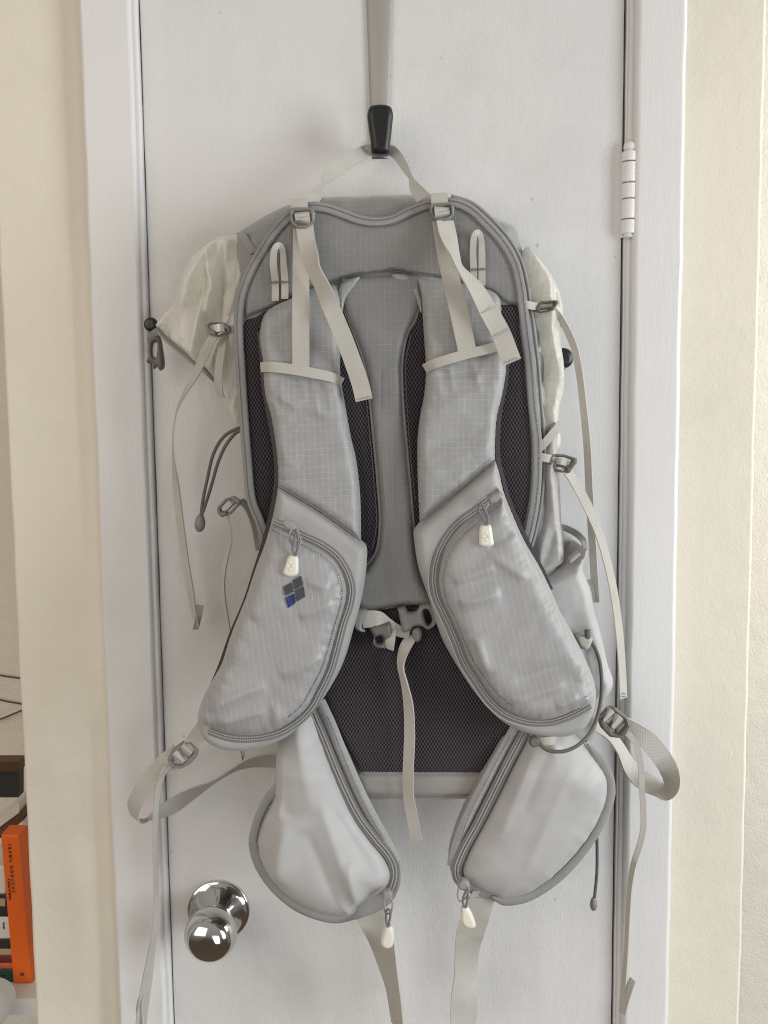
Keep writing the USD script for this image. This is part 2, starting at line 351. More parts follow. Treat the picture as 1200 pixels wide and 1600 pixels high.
def strip(path, W0=None, thick=.0014, sign=1, step=4.0, depth=None, lift=.0, bulge=0.0):
    """Webbing. path rows: px, py, d, visible width in px. W0: full width in px: where less shows, the strap is turned. depth: lay it on this surface."""
    c = catmull(path, False, step); n = len(c)
    d = (depth(c[:, 0], c[:, 1]) + lift) if depth is not None else c[:, 2]
    if depth is not None: d = np.convolve(np.pad(d, 3, mode='edge'), np.ones(7) / 7, 'valid')
    C = P(c[:, 0], c[:, 1], d); T = np.gradient(C, axis=0); T /= np.linalg.norm(T, axis=1)[:, None]
    V = np.array([0, 1.0, 0]) - T * T[:, 1:2]; V /= np.maximum(np.linalg.norm(V, axis=1), 1e-6)[:, None]; N = np.cross(V, T)
    wpx = c[:, 3]; full = np.full(n, W0) if W0 else wpx
    cs = np.clip(wpx / full, .02, 1); sn = np.sqrt(1 - cs**2) * sign
    Wd = N * cs[:, None] + V * sn[:, None]; F = np.cross(Wd, T)
    F *= np.where((F * V).sum(1) > 0, -1, 1)[:, None] if not W0 else np.where(np.median((F * V).sum(1)) > 0, -1, 1)
    w = full * scale_at(C) / 2; L = np.r_[0, np.cumsum(np.linalg.norm(np.diff(C, axis=0), axis=1))]
    out = []
    K = 5

    def face(off, a, b, k):
        g = np.linspace(a, b, k)
        v = np.concatenate([(C + Wd * (w * t)[:, None] + F * (off * thick / 2 + bulge * (1 - t * t)))[:, None] for t in g], 1)
        uv = np.stack([np.stack([w * t for t in g], 1), np.repeat(L[:, None], k, 1)], -1) + 2.0
        i = np.arange(n - 1)[:, None] * k + np.arange(k - 1)[None]; i = i.ravel()
        return v.reshape(-1, 3), np.vstack([np.c_[i, i + 1, i + k + 1], np.c_[i, i + k + 1, i + k]]), uv.reshape(-1, 2)
    out.append(face(1, -1, 1, K)); out.append(face(-1, 1, -1, K))
    for s_ in (-1, 1):
        v = np.concatenate([(C + Wd * (s_ * w)[:, None] + F * (o * thick / 2))[:, None] for o in (1, -1)], 1).reshape(-1, 3)
        i = np.arange(n - 1) * 2
        out.append((v, np.vstack([np.c_[i, i + 1, i + 3], np.c_[i, i + 3, i + 2]]), np.zeros((2 * n, 2))))
    for e in (0, n - 1):
        v = np.array([C[e] + Wd[e] * w[e] * a + F[e] * thick / 2 * b for a, b in ((-1, 1), (1, 1), (1, -1), (-1, -1))])
        out.append((v, np.array([[0, 1, 2], [0, 2, 3]]), np.zeros((4, 2))))
    return merge(out)


def tube3(C, r, K=8, caps=True):
    C = np.asarray(C, float); n = len(C); r = np.broadcast_to(np.asarray(r, float), n)
    T = np.gradient(C, axis=0); T /= np.maximum(np.linalg.norm(T, axis=1), 1e-9)[:, None]
    up = np.array([.3, 1.0, .2]); A = np.cross(T, up); A /= np.linalg.norm(A, axis=1)[:, None]; B = np.cross(T, A)
    th = np.linspace(0, 2 * np.pi, K, endpoint=False)
    v = (C[:, None] + r[:, None, None] * (A[:, None] * np.cos(th)[None, :, None] + B[:, None] * np.sin(th)[None, :, None])).reshape(-1, 3)
    i = np.arange(n - 1)[:, None] * K; j = np.arange(K)[None]; k = (j + 1) % K
    f = np.vstack([np.stack([i + j, i + k, i + K + k], -1).reshape(-1, 3), np.stack([i + j, i + K + k, i + K + j], -1).reshape(-1, 3)])
    if caps:
        v = np.vstack([v, C[:1], C[-1:]]); a, b = len(v) - 2, len(v) - 1; o = (n - 1) * K; j = np.arange(K); k = (j + 1) % K
        f = np.vstack([f, np.c_[np.full(K, a), k, j], np.c_[np.full(K, b), o + j, o + k]])
    return v, f


def tube(path, r, K=8, step=3.0, depth=None, lift=0.0):
    c = catmull(path, False, step)
    d = depth(c[:, 0], c[:, 1]) + lift if depth is not None else c[:, 2]
    return tube3(P(c[:, 0], c[:, 1], d), c[:, 3] if c.shape[1] > 3 else r, K)


def resample(c, ds):
    L = np.r_[0, np.cumsum(np.linalg.norm(np.diff(c[:, :2], axis=0), axis=1))]; t = np.arange(0, L[-1], ds)
    return np.stack([np.interp(t, L, c[:, k]) for k in range(c.shape[1])], 1)


def offset_path(path, off, closed=False):
    c = catmull(path, closed, 2.0); t = np.gradient(c, axis=0)[:, :2]; t /= np.maximum(np.linalg.norm(t, axis=1), 1e-9)[:, None]
    return np.c_[c[:, 0] - t[:, 1] * off, c[:, 1] + t[:, 0] * off]


def stitches(path, depth, on=2.3, off=1.2, r=.00045, lift=.0009, jitter=.25):
    """Short raised threads along a px path, lying on a surface."""
    c = resample(catmull(path, False, 2.0), .5); k = (on + off) / .5; out = []; t = 0.0
    while t + on / .5 < len(c):
        a, b = c[int(t)], c[int(t + on / .5)]; q = np.linspace(a[:2], b[:2], 4) + np.random.randn(2) * jitter * .5
        d = (depth(q[:, 0], q[:, 1]) if callable(depth) else np.full(4, depth)) + lift
        out.append(tube3(P(q[:, 0], q[:, 1], d + np.array([-.0003, .0002, .0002, -.0003])), [.6 * r, r, r, .6 * r], 5)); t += k * (1 + np.random.randn() * .04)
    return merge(out)


def coil(path, depth, off, lift, r=.00085, pitch=2.8):
    c = resample(offset_path(path, off), pitch / 4); d = depth(c[:, 0], c[:, 1]); d = np.convolve(np.pad(d, 8, mode='edge'), np.ones(17) / 17, 'valid')
    rr = r * (1 + .42 * np.sin(np.arange(len(c)) * np.pi / 2)); return tube3(P(c[:, 0], c[:, 1], d + lift), rr, 6)


def zipper(path, depth, parent, width=17, lift=.0004, name='zipper', gap=2.3):
    c = catmull(path, False, 3.0); t = strip(np.c_[c[:, :2], np.zeros(len(c)), np.full(len(c), width)], thick=.0009, depth=depth, lift=lift)
    z = obj(name, t, 'tape', parent)
    for s in (-1, 1): obj('coil', coil(path, depth, s * gap, lift + .0008), 'coil', z)
    return z


def lathe(profile, origin, axis=(0, -1, 0), n=48, squash=1.0):
    """profile rows: (radius, distance along the axis)."""
    a = np.asarray(axis, float); a /= np.linalg.norm(a); u = np.cross(a, [0, 0, 1.0]) if abs(a[2]) < .9 else np.array([1.0, 0, 0]); u /= np.linalg.norm(u); w = np.cross(a, u)
    pr = np.asarray(profile, float); th = np.linspace(0, 2 * np.pi, n, endpoint=False)
    v = (np.asarray(origin) + pr[:, 1][:, None, None] * a + pr[:, 0][:, None, None] * (u * np.cos(th)[None, :, None] + w * np.sin(th)[None, :, None])).reshape(-1, 3)
    m = len(pr); i = np.arange(m - 1)[:, None] * n; j = np.arange(n)[None]; k = (j + 1) % n
    f = np.vstack([np.stack([i + j, i + k, i + n + k], -1).reshape(-1, 3), np.stack([i + j, i + n + k, i + n + j], -1).reshape(-1, 3)])
    return v, f


def spline1(p, n=80):
    """Smooth profile curve (small units)."""
    c = catmull(np.asarray(p, float) * 1000, False, .6) / 1000
    return c


def post(x0, x1, y0, y1, z0, z1, r=.003, wob=.0004, seed=0, dz=.012):
    """An upright member with rounded, slightly uneven painted edges: a rounded rectangle swept along z."""
    g = shapely.box(x0 + r, y0 + r, x1 - r, y1 - r).buffer(r, quad_segs=4).exterior
    c = np.array(g.coords)[:-1][::-1]; z = np.arange(z0, z1 + dz, dz); n = len(c)
    v = np.concatenate([np.c_[c, np.full(n, q)] for q in z])
    nz = meshkit.noise(np.c_[v[:, 0] * 60, v[:, 1] * 60, v[:, 2] * 22], seed) - .5; nx = meshkit.noise(np.c_[v[:, 0] * 60 + 9, v[:, 1] * 60, v[:, 2] * 22], seed + 3) - .5
    v[:, 0] += nx * wob * 2; v[:, 1] += nz * wob * 2
    i = np.arange(len(z) - 1)[:, None] * n; j = np.arange(n)[None]; k = (j + 1) % n
    f = np.vstack([np.stack([i + j, i + k, i + n + k], -1).reshape(-1, 3), np.stack([i + j, i + n + k, i + n + j], -1).reshape(-1, 3)])
    return v, f[:, ::-1]


def box(x0, x1, y0, y1, z0, z1):
    m = trimesh.creation.box([x1 - x0, y1 - y0, z1 - z0]); m.apply_translation([(x0 + x1) / 2, (y0 + y1) / 2, (z0 + z1) / 2]); return m


# ------------------------------------------------------------------ setting: walls, door, frame
Z0, Z1 = 0.75, 2.15


def X0(px, d=0.0): return float(P(px, 0, d)[0])


xl_c, xr_c = X0(-22, -.004), X0(1199, -.004)
LC0, LC1 = X0(121, .014), X0(203, .014)
RC0, RC1 = X0(996, .014), X0(1076, .014)
DL, DR = X0(217.5), X0(976)
JL0, JL1 = LC1 - .002, X0(213)
w = obj('wall_left', post(xl_c, LC0 + .006, .004, .16, Z0, Z1, .004, .0006, 1), 'wall_paint', smooth=40); tag(w, 'cream painted wall strip left of the white door casing', kind='structure')
w = obj('wall_right', post(RC1 - .006, xr_c, .004, .16, Z0, Z1, .004, .0006, 2), 'wall_paint', smooth=40); tag(w, 'cream painted wall strip right of the white door casing', kind='structure')
w = obj('wall_far_right', box(xr_c - .1, 2.4, .55, .60, -.5, Z1 + .3), 'far_wall_paint', smooth=False); tag(w, 'bright sunlit wall beyond the right corner', kind='structure')
w = obj('wall_far_left', box(-2.0, xl_c + .1, .46, .50, -.5, Z1 + .3), 'far_wall_paint', smooth=False); tag(w, 'shaded wall behind the bookshelf at far left', kind='structure')

fr = thing('door_frame', 'white painted door casing with jambs on both sides of the door', 'door frame', (0, 0, Z0))
obj('casing', post(LC0, LC1, -.014, .02, Z0, Z1, .0045, .0006, 3), 'trim_paint', fr, smooth=40)
obj('stop_bead', post(LC1 - .001, X0(209.5, .008), -.008, .04, Z0, Z1, .003, .0004, 4), 'trim_paint', fr, smooth=40)
obj('jamb', post(X0(209), X0(213.5), -.002, .05, Z0, Z1, .0012, .0003, 5), 'trim_paint', fr, smooth=40)
obj('jamb', post(X0(979.5), X0(985.8), .0005, .05, Z0, Z1, .0012, .0003, 6), 'trim_paint', fr, smooth=40)
obj('stop_bead', post(X0(986.4, .002), RC0 + .001, -.003, .04, Z0, Z1, .003, .0004, 7), 'trim_paint', fr, smooth=40)
obj('casing', post(RC0, RC1, -.014, .02, Z0, Z1, .0055, .0006, 8), 'trim_paint', fr, smooth=40)
obj('rebate', box(LC1 - .01, RC0 + .01, .05, .06, Z0, Z1), 'dark_gap', fr, smooth=False)
sp = Relief([(250, 1398), (259, 1392), (262, 1408), (262, 1432), (257, 1441), (250, 1430)], .002, .004, 5, step=2)
obj('strike_plate', sp.mesh(), 'hinge_paint', fr)

door = thing('door', 'flat white painted door with hinge, knob and roller texture', 'door', ((DL + DR) / 2, 0, Z0))
obj('door_panel', post(DL, DR, 0, .036, Z0, Z1, .0016, .0003, 9), 'door_paint', door, smooth=40)
for cx, cy, a_ in ((832, 311, 2.2), (841, 383, 2.6), (226, 356, 1.6), (345, 20, 1.4), (962, 402, 1.5), (868, 1405, 1.8), (287, 1150, 2.0), (268, 1330, 1.6), (974, 330, 1.8), (690, 90, 1.2)):
    th_ = np.linspace(0, 2 * np.pi, 9)[:-1]; rr_ = a_ * (.7 + .6 * np.random.rand(8))
    obj('paint_chip', Relief([(cx + r_ * math.cos(t_), cy + r_ * 1.3 * math.sin(t_)) for r_, t_ in zip(rr_, th_)], -.0004, .0003, 1.2, step=1, thick=.0003).mesh(), 'chip', door)
# hinge
hx = float(P(983.5, 300, .006)[0])
hz = [float(P(983, y, .006)[2]) for y in (236, 253, 286, 311, 343, 366)]
hp = obj('hinge', box(float(P(969.5, 300, .001)[0]), hx, -.0022, .001, float(P(972, 372, 0)[2]), float(P(972, 240, 0)[2])), 'hinge_paint', door, smooth=False)
for i in range(5):
    a, b = hz[i + 1] + .0004, hz[i] - .0004
    if i == 4: b -= 0
    e = .0008; r = .0076
    obj('knuckle', lathe([(0, a), (r - e, a), (r, a + e), (r, b - e), (r - e, b), (0, b)], (hx, -.0055, 0), (0, 0, 1), 24), 'hinge_paint', hp, smooth=40)
pin = lathe([(0, hz[5] - .004), (.0065, hz[5] - .003), (.0045, hz[5]), (.0045, hz[0]), (.0065, hz[0] + .002), (.006, hz[0] + .007), (.003, hz[0] + .0095), (0, hz[0] + .010)], (hx, -.0055, 0), (0, 0, 1), 20)
obj('hinge_pin', pin, 'hinge_paint', hp, smooth=40)
for i in range(1, 5):
    obj('knuckle_gap', lathe([(0, hz[i] - .0005), (.0070, hz[i] - .0005), (.0070, hz[i] + .0005), (0, hz[i] + .0005)], (hx, -.0055, 0), (0, 0, 1), 20), 'gap_brown', hp, smooth=40)
# knob
ko = P(342, 1421, 0.0)
kn = obj('door_knob', lathe(spline1([(0, .0765), (.010, .0760), (.019, .0715), (.0255, .0620), (.0272, .0510), (.0245, .0400), (.018, .0330), (.0135, .0300)]), ko, n=72), 'chrome', door)
obj('neck', lathe(spline1([(.0150, .0310), (.0122, .0295), (.0118, .0240), (.0128, .0190)]), ko, n=48), 'chrome', kn)
obj('rosette', lathe(np.vstack([spline1([(.0125, .0225), (.0155, .0222), (.0168, .0205)]), spline1([(.0168, .0203), (.0225, .0135), (.0285, .0072), (.0312, .0050)]), spline1([(.0320, .0046), (.0334, .0036), (.0338, .0015), (.0338, -.001)])]), ko, n=72), 'chrome', kn)

# over-door hook
hk = thing('door_hook', 'grey steel over-door hook with black rubber tip above the backpack', 'hook', P(594, 245, 0))
obj('strap', Relief([(571, -40), (571, -40), (615, -40), (615, -40), (613, 60), (610.5, 130), (609, 236), (609, 236), (580, 236), (580, 236), (577, 130), (574.5, 60)], .0012, .0042, 20, step=4).mesh(), 'hook_steel', hk)
obj('bend', strip([(594.5, 222, .004, 27), (594.5, 236, .006, 27), (594, 246, .016, 26), (594, 246, .030, 26), (594, 238, .041, 26), (594, 215, .046, 26)], thick=.003), 'hook_steel', hk)
obj('rubber_tip', Relief([(574, 178), (579, 167), (594, 164.5), (609, 167), (614, 178), (613, 192), (609.5, 225), (607, 239), (604, 241), (596, 242), (585, 241), (581.5, 239), (579.5, 225), (575, 192)], .0445, .007, 9, step=2.5, thick=.006).mesh(), 'rubber', hk)

# ------------------------------------------------------------------ the shelf at far left
def pbox(x0, y0, x1, y1, d, deep, lean=0.0):
    """A box whose front covers those px at depth d; lean shifts its foot sideways in px."""
    q = P([x0, x1, x1 + lean, x0 + lean], [y0, y0, y1, y1], d); b = q.copy(); b[:, 1] += deep
    v = np.vstack([q, b]); f = []
    for a, b_, c, e in ((0, 3, 2, 1), (4, 5, 6, 7), (0, 1, 5, 4), (1, 2, 6, 5), (2, 3, 7, 6), (3, 0, 4, 7)): f += [[a, b_, c], [a, c, e]]
    return trimesh.Trimesh(v, f, process=False)


SD = -.20                                     # the books stand 0.2 m behind the door's plane
zs = float(P(30, 1536, SD)[2])
o = obj('shelf', box(-1.3, xl_c + .09, .165, .455, zs - .022, zs - .0005), 'shelf_paint', smooth=False); tag(o, 'white shelf under the books at the left edge', 'shelf')


def book(label, x0, y0, x1, y1, cover, deep=.17, lean=0.0, d=SD, pages=True):
    t = thing('book', label, 'book', P((x0 + x1) / 2 + lean, y1, d)); c = obj('cover', pbox(x0, y0, x1, y1, d - .0006, deep, lean), cover, t, smooth=False)
    obj('spine', Relief([(x0, y0), (x1, y0), (x1 + lean, y1), (x0 + lean, y1)], d - .0008, .0012, 5, step=4, thick=.0003, rnd=.6).mesh(), cover, t)
    return t


b = book('tall orange book with a vertical black title on its spine', 2, 1304, 30, 1535, 'orange_cover', lean=20, deep=.03)
A, B = P(15, 1318, SD), P(30, 1500, SD); ax = (B - A) / np.linalg.norm(B - A); ay = np.cross([0, -1.0, 0], ax)


def lettering(text, at, size, parent, name='lettering', material='black_ink', xdir=None):
    t = meshkit.text_mesh(text, size, .0006); u = ax if xdir is None else xdir; vdir = np.cross([0, -1.0, 0], u)
    M = np.eye(4); M[:3, 0], M[:3, 1], M[:3, 2], M[:3, 3] = u, vdir, [0, -1.0, 0], at
    t.apply_transform(M); return obj(name, t, material, parent, smooth=False)


lettering('I S A M U   N O G U C H I', P(13, 1318, SD) + [0, -.0013, 0], .0040, b)
lettering('A Study of Space', P(12.5, 1372, SD) + [0, -.0013, 0], .0026, b)
lettering('M', P(32, 1524, SD) + [0, -.0012, 0], .0045, b, xdir=np.array([1.0, 0, 0]))
for lab, y0, y1, x1, m in (('dark green book at the bottom of the stack left of the orange book', 1513, 1535, 27, 'green_cover'), ('red orange book above the dark green one in the low stack', 1504, 1512.5, 24, 'red_orange_cover'),
                           ('maroon book in the low stack above the red orange one', 1492, 1503.5, 23.5, 'maroon_cover'), ('tan book in the low stack above the maroon one', 1482, 1491.5, 22, 'tan_cover'),
                           ('thin black book in the low stack under the white one', 1466, 1481.5, 20, 'black_cover'), ('white book in the low stack with grey spine print', 1432, 1465.5, 18, 'white_paper'),
                           ('thick black book near the top of the low stack', 1396, 1431.5, 14, 'black_cover'), ('pale book on top of the low stack beside the orange spine', 1352, 1395.5, 9, 'white_paper')):
    b = book(lab, -60, y0, x1, y1, m, .15, d=SD - .004)
    if 'white book' in lab: lettering('Design', P(5, 1440, SD - .004) + [0, -.0013, 0], .0022, b)
    if 'thick black' in lab: obj('spine_label', pbox(-6, 1404, 8, 1416, SD - .0028, .0004), 'tan_cover', b, smooth=False)
    if 'dark green' in lab: lettering('h', P(4, 1527, SD - .004) + [0, -.0013, 0], .006, b, material='white_paper', xdir=np.array([1.0, 0, 0]))
o = thing('wooden_box', 'dark brown wooden box lying on top of the leaning books', 'box', P(0, 1240, SD - .06))
obj('lid', pbox(-70, 1190, 30, 1206, SD - .05, .025), 'dark_wood', o, smooth=False); obj('side', pbox(-70, 1206.5, 29, 1246, SD - .055, .02), 'black_cover', o, smooth=False)
for lab, y0, x1, m, sl in (('white covered book leaning under the wooden box', 1262, 30, 'white_paper', 26), ('brown covered book leaning below the white covered one', 1274, 34, 'brown_wood', 24), ('pale grey book leaning lowest behind the orange book', 1290, 36, 'white_paper', 26)):
    t = thing('book', lab, 'book', P(10, y0 + 20, SD - .07)); q = P([-60, x1, x1, -60], [y0 + sl * 2.6, y0 - sl * .3, y0 + 9, y0 + sl * 2.6 + 10], SD - .07); k = q.copy(); k[:, 1] += .12
    f = []
    for a, b_, c, e in ((0, 3, 2, 1), (4, 5, 6, 7), (0, 1, 5, 4), (1, 2, 6, 5), (2, 3, 7, 6), (3, 0, 4, 7)): f += [[a, b_, c], [a, c, e]]
    obj('cover', trimesh.Trimesh(np.vstack([q, k]), f, process=False), m, t, smooth=False)
for i, (a, b_) in enumerate((((-30, 1048), (34, 1060)), ((-30, 1085), (34, 1100)), ((-30, 1133), (34, 1110)))):
    o = obj('cable', tube([(*a, -.452), ((a[0] + b_[0]) / 2, (a[1] + b_[1]) / 2 + 1.5, -.452), (*b_, -.452)], .0013), 'cable_rubber')
    tag(o, ('thin dark cable highest of three on the shaded far wall', 'thin dark cable in the middle of three on the far wall', 'thin dark cable rising to the right below the other two')[i], 'cable')
o = obj('folded_cloth', Relief([(-60, 1548), (-10, 1541), (10, 1552), (16, 1570), (10, 1590), (-10, 1606), (-60, 1606)], SD + .055, .03, 20, low=.004, thick=.02).mesh(), 'grey_cloth'); tag(o, 'rounded grey cloth item lying on the shelf at the bottom left', 'cloth')

# ------------------------------------------------------------------ THE BACKPACK
bp = thing('backpack', 'light grey hiking backpack hanging back side out from the door hook', 'backpack', P(600, 1245, .0))

# --- body
_shrink = lambda pts: [(598 + (x - 598) * (.975 if y < 500 else .985), 632 + (y - 632) * .972) if y < 700 else (x, y) for x, y in pts]
body = Relief(_shrink([(366, 366), (366, 366), (398, 346), (455, 318), (487, 315), (500, 308), (560, 305), (645, 303), (700, 306), (738, 321), (775, 340), (804, 354), (814, 380), (826, 420), (842, 470), (854, 540), (858, 640), (868, 672), (869, 740), (871, 800), (876, 848),
               (872, 878), (852, 908), (846, 1000), (835, 1100), (800, 1170), (770, 1196), (764, 1212), (720, 1215), (650, 1216), (600, 1216), (570, 1214), (560, 1200), (500, 1160), (455, 1100), (420, 980), (408, 860), (390, 780), (384, 700), (378, 620), (372, 520), (368, 440)]),
              .012, .086, 46, low=.006, lowscale=60, step=6, thick=.010, pucker=.003, plen=22, folds=[(800, 360, 850, 520, 7, .006), (825, 400, 858, 640, 6, -.006), (838, 660, 872, 840, 7, .004)], seed=3)
pb = obj('pack_body', body.mesh(), 'body_fabric', bp)
obj('top_tab', Relief([(370, 366), (370, 366), (381, 361), (381, 361), (404, 393), (404, 393), (391, 398), (391, 398)], .098, .0012, 2.5, step=2.5, thick=.01).mesh(), 'binding', pb)


def crumple(period, ang, amp, seed, n=6):
    """Thin crinkled cloth: flat facets between crisp folds that run mostly lengthwise."""
    rg = np.random.RandomState(seed); fl = []
    for k in range(n):
        t = ang + rg.randn() * (.13 if k < n - 2 else .9); p = period * rg.uniform(.7, 2.2)
        fl.append((math.cos(t), math.sin(t), p, rg.rand() * 9, amp * rg.uniform(.5, 1.0) * p / period, rg.randint(99)))
    def f(x, y, d):
        h = np.zeros_like(x)
        for c, s_, p, ph, a, sd in fl:
            w = meshkit.noise(np.stack([x / 120, y / 110, np.full_like(x, sd + .5)], -1), sd)
            u = (x * c + y * s_) / p + ph + .9 * w
            h += a * (np.sqrt((np.abs((u % 1.0) - .5) * 2)**2 + .0015) - .5)
        return h
    return f


rl = Relief([(376, 366), (343, 370), (322, 384), (303, 400), (290, 420), (278, 447), (272, 473), (257, 490), (244, 508), (244, 508), (253, 526), (283, 553), (313, 577), (333, 592), (337, 598), (343, 620), (357, 645), (372, 672), (392, 690), (400, 600), (396, 450), (388, 390)],
            lambda x, y: np.interp(x, [240, 300, 380], [.030, .045, .060]), .012, 12, step=2.2, thick=.012, pucker=.0022, pfreq=9, plen=22, seed=5, ang=.12,
            extra=crumple(34, .14, .0080, 4), folds=[(296, 412, 282, 500, 5, .008), (326, 395, 322, 540, 4, -.012), (350, 385, 344, 520, 4, -.008), (318, 400, 348, 470, 4, .006), (270, 525, 335, 580, 6, .006)])
rt = obj('roll_top', rl.mesh(), 'cream_ripstop', bp, label='crumpled translucent cream ripstop side of the roll top at left')
for k, (o1, col) in enumerate(((0, 'dark_plastic'), (4, 'binding'))):
    obj('edge_tape', strip([(246, 513 + o1, .050, 4), (262, 530 + o1, .055, 5), (290, 554 + o1, .06, 5), (316, 574 + o1, .062, 5), (338, 594 + o1, .06, 4)], thick=.0015), col, rt)
rr = Relief([(820, 388), (834, 402), (847, 417), (863, 440), (872, 460), (877, 487), (875, 510), (873, 533), (877, 567), (878, 595), (877, 615), (871, 636), (870, 655), (873, 675), (871, 700), (855, 705), (826, 660), (818, 560), (814, 480), (812, 420)],
            .060, .030, 10, step=2.2, thick=.045, pucker=.002, pfreq=9, plen=15, seed=8, extra=crumple(26, -.12, .0075, 6), ang=-.1)
obj('roll_top', rr.mesh(), 'cream_ripstop', bp, label='crumpled cream ripstop side of the roll top at right')

# side pocket at right
sd = Relief([(838, 700), (846, 668), (856, 652), (866, 657), (869, 700), (869, 740), (871, 800), (876, 845), (877, 874), (862, 886), (845, 895), (828, 890), (826, 850), (838, 800)], .072, .030, 14, step=3.5, thick=.06, low=.002, lowscale=40, pucker=.002, seed=15, folds=[(842, 700, 872, 860, 7, .003), (866, 690, 840, 760, 5, .003), (872, 790, 840, 880, 7, -.003)])
obj('side_panel', sd.mesh(), 'side_fabric', bp)
pk = Relief([(836, 903), (858, 893), (882, 881), (900, 869), (913, 855), (916, 862), (909, 884), (918, 912), (928, 955), (940, 1000), (948, 1036), (956, 1062), (950, 1080), (934, 1095), (925, 1150), (860, 1150), (836, 1000)], .084, .022, 20, step=3.5, thick=.055, low=.002, lowscale=40, seed=11,
            folds=[(952, 1060, 915, 1085, 6, .003), (880, 950, 930, 1040, 15, -.004), (908, 880, 925, 960, 8, .002)])
sp_ = obj('side_pocket', pk.mesh(), 'belt_twill', bp, label='stretch side pocket bulging at the right edge')
obj('pocket_back', Relief([(872, 822), (885, 826), (902, 836), (913, 848), (908, 866), (893, 878), (876, 886), (868, 860)], .018, .008, 10, thick=.01).mesh(), 'belt_twill', sp_)
obj('pocket_rim', strip([(872, 822, .05, 9), (888, 827, .052, 10), (903, 836, .060, 10), (912, 846, .080, 9), (914, 858, .094, 7)], thick=.002), 'binding', sp_)
obj('hem_slot', Relief([(890, 877), (896, 870), (905, 864), (907, 866), (900, 873), (892, 879)], .1065, .0006, 1.5, step=1.2, thick=.012).mesh(), 'pale_thread', sp_)

# --- back panel
PANEL = [(455, 327), (470, 320), (483, 317), (510, 319), (540, 329), (565, 338), (590, 340.5), (612, 337), (635, 326), (660, 316), (690, 311), (712, 311), (737, 321), (763, 344), (790, 374), (809, 407), (818, 440), (823, 477), (828, 520), (834, 567), (839, 633), (845, 685), (845.5, 737), (842, 783), (834, 827), (827, 853),
         (815, 900), (800, 1000), (785, 1100), (770, 1205), (770, 1205), (766, 1240), (766, 1240), (700, 1243), (620, 1246), (568, 1243), (568, 1243), (560, 1205), (560, 1205), (520, 1120), (470, 1000), (430, 900), (408, 840), (400, 817), (387, 783), (380, 717), (374, 640), (370, 580), (367, 530), (367, 490), (371, 460), (382, 428), (400, 394), (425, 357)]
pan = Relief(PANEL, .100, .007, 8, step=6, thick=.012)
pn = obj('back_panel', pan.mesh(), 'panel_ripstop', bp)
# mesh zones
mL = Relief([(383, 503), (400, 496), (420, 486), (452, 560), (452, 700), (447, 800), (420, 850), (411, 842), (404, 815), (398, 775), (392, 715), (387, 640), (384, 570)], .1065, .004, 8, step=5)
obj('mesh_panel', mL.mesh(), 'dark_mesh', pn)
mR = Relief([(770, 474), (786, 477), (806, 478), (812, 520), (819, 575), (824, 633), (829, 690), (829, 740), (825, 785), (815, 830), (800, 880), (760, 800), (748, 700), (758, 560)], .1065, .004, 8, step=5)
obj('mesh_panel', mR.mesh(), 'dark_mesh', pn)
mC = Relief([(520, 470), (545, 490), (557, 527), (571, 567), (577, 633), (583, 683), (588, 750), (593, 817), (588, 850), (577, 880), (560, 890), (540, 860), (520, 700)], .1065, .004, 8, step=5)
obj('mesh_panel', mC.mesh(), 'dark_mesh', pn)
mC2 = Relief([(675, 460), (656, 480), (640, 520), (629, 565), (629, 600), (632, 650), (637, 717), (644, 783), (647, 835), (670, 850), (690, 700), (690, 520)], .1065, .004, 8, step=5)
obj('mesh_panel', mC2.mesh(), 'dark_mesh', pn)
mB = Relief([(505, 1080), (535, 1000), (560, 961), (593, 954), (625, 948), (660, 944), (690, 950), (740, 1040), (800, 1130), (772, 1206), (772, 1206), (562, 1205), (562, 1205), (530, 1140)], .1065, .005, 10, step=5)
mb = obj('mesh_panel', mB.mesh(), 'dark_mesh', pn)
obj('stitching', stitches([(560, 958), (593, 952), (625, 946), (660, 941), (685, 947)], .1125, 2.6, 1.8), 'thread', pn, kind='stuff')
bs = Relief([(558, 1207), (558, 1207), (776, 1207), (776, 1207), (770, 1234), (768, 1238), (700, 1240), (640, 1241), (570, 1238), (566, 1236)], .104, .006, 9, step=4, low=.0015, lowscale=40)
obj('bottom_strip', bs.mesh(), 'pale_binding', pn)
obj('bottom_hem', strip([(566, 1243, .098, 8), (640, 1246, .100, 9), (700, 1244, .1, 8), (745, 1242, .1, 8), (766, 1240, .098, 7)], thick=.004), 'pale_binding', pn)
# spine column
sc = Relief([(533, 436), (533, 436), (655, 430), (655, 430), (655, 478), (648, 500), (636, 522), (627, 567), (627, 600), (630, 650), (636, 717), (642, 783), (646, 830), (655, 900), (672, 945), (640, 944), (600, 950), (560, 956), (556, 900), (572, 885), (588, 862), (594, 820), (590, 750), (584, 683), (579, 633), (573, 583), (566, 555), (552, 520), (537, 482)],
            .1075, .010, 12, step=4, low=.0012, lowscale=30, pucker=.0012, plen=8, seed=21)
cc = obj('spine_pad', sc.mesh(), 'panel_ripstop', bp)
for edge in ([(537, 482), (553, 520), (566, 555), (573, 583), (579, 633), (584, 683), (590, 750), (594, 820), (588, 862), (572, 885)], [(655, 478), (648, 500), (636, 522), (628, 567), (628, 600), (631, 650), (637, 717), (643, 783), (647, 832)]):
    obj('piping', tube([(x, y, .110) for x, y in edge], .0016), 'binding', cc)
for edge in ([(560, 555), (567, 583), (573, 633), (578, 683), (584, 750), (588, 820), (582, 858)], [(642, 522), (634, 567), (634, 600), (637, 650), (642, 717), (649, 783)]):
    obj('stitching', stitches(edge, sc.depth, 2.3, 1.6), 'thread', cc, kind='stuff')
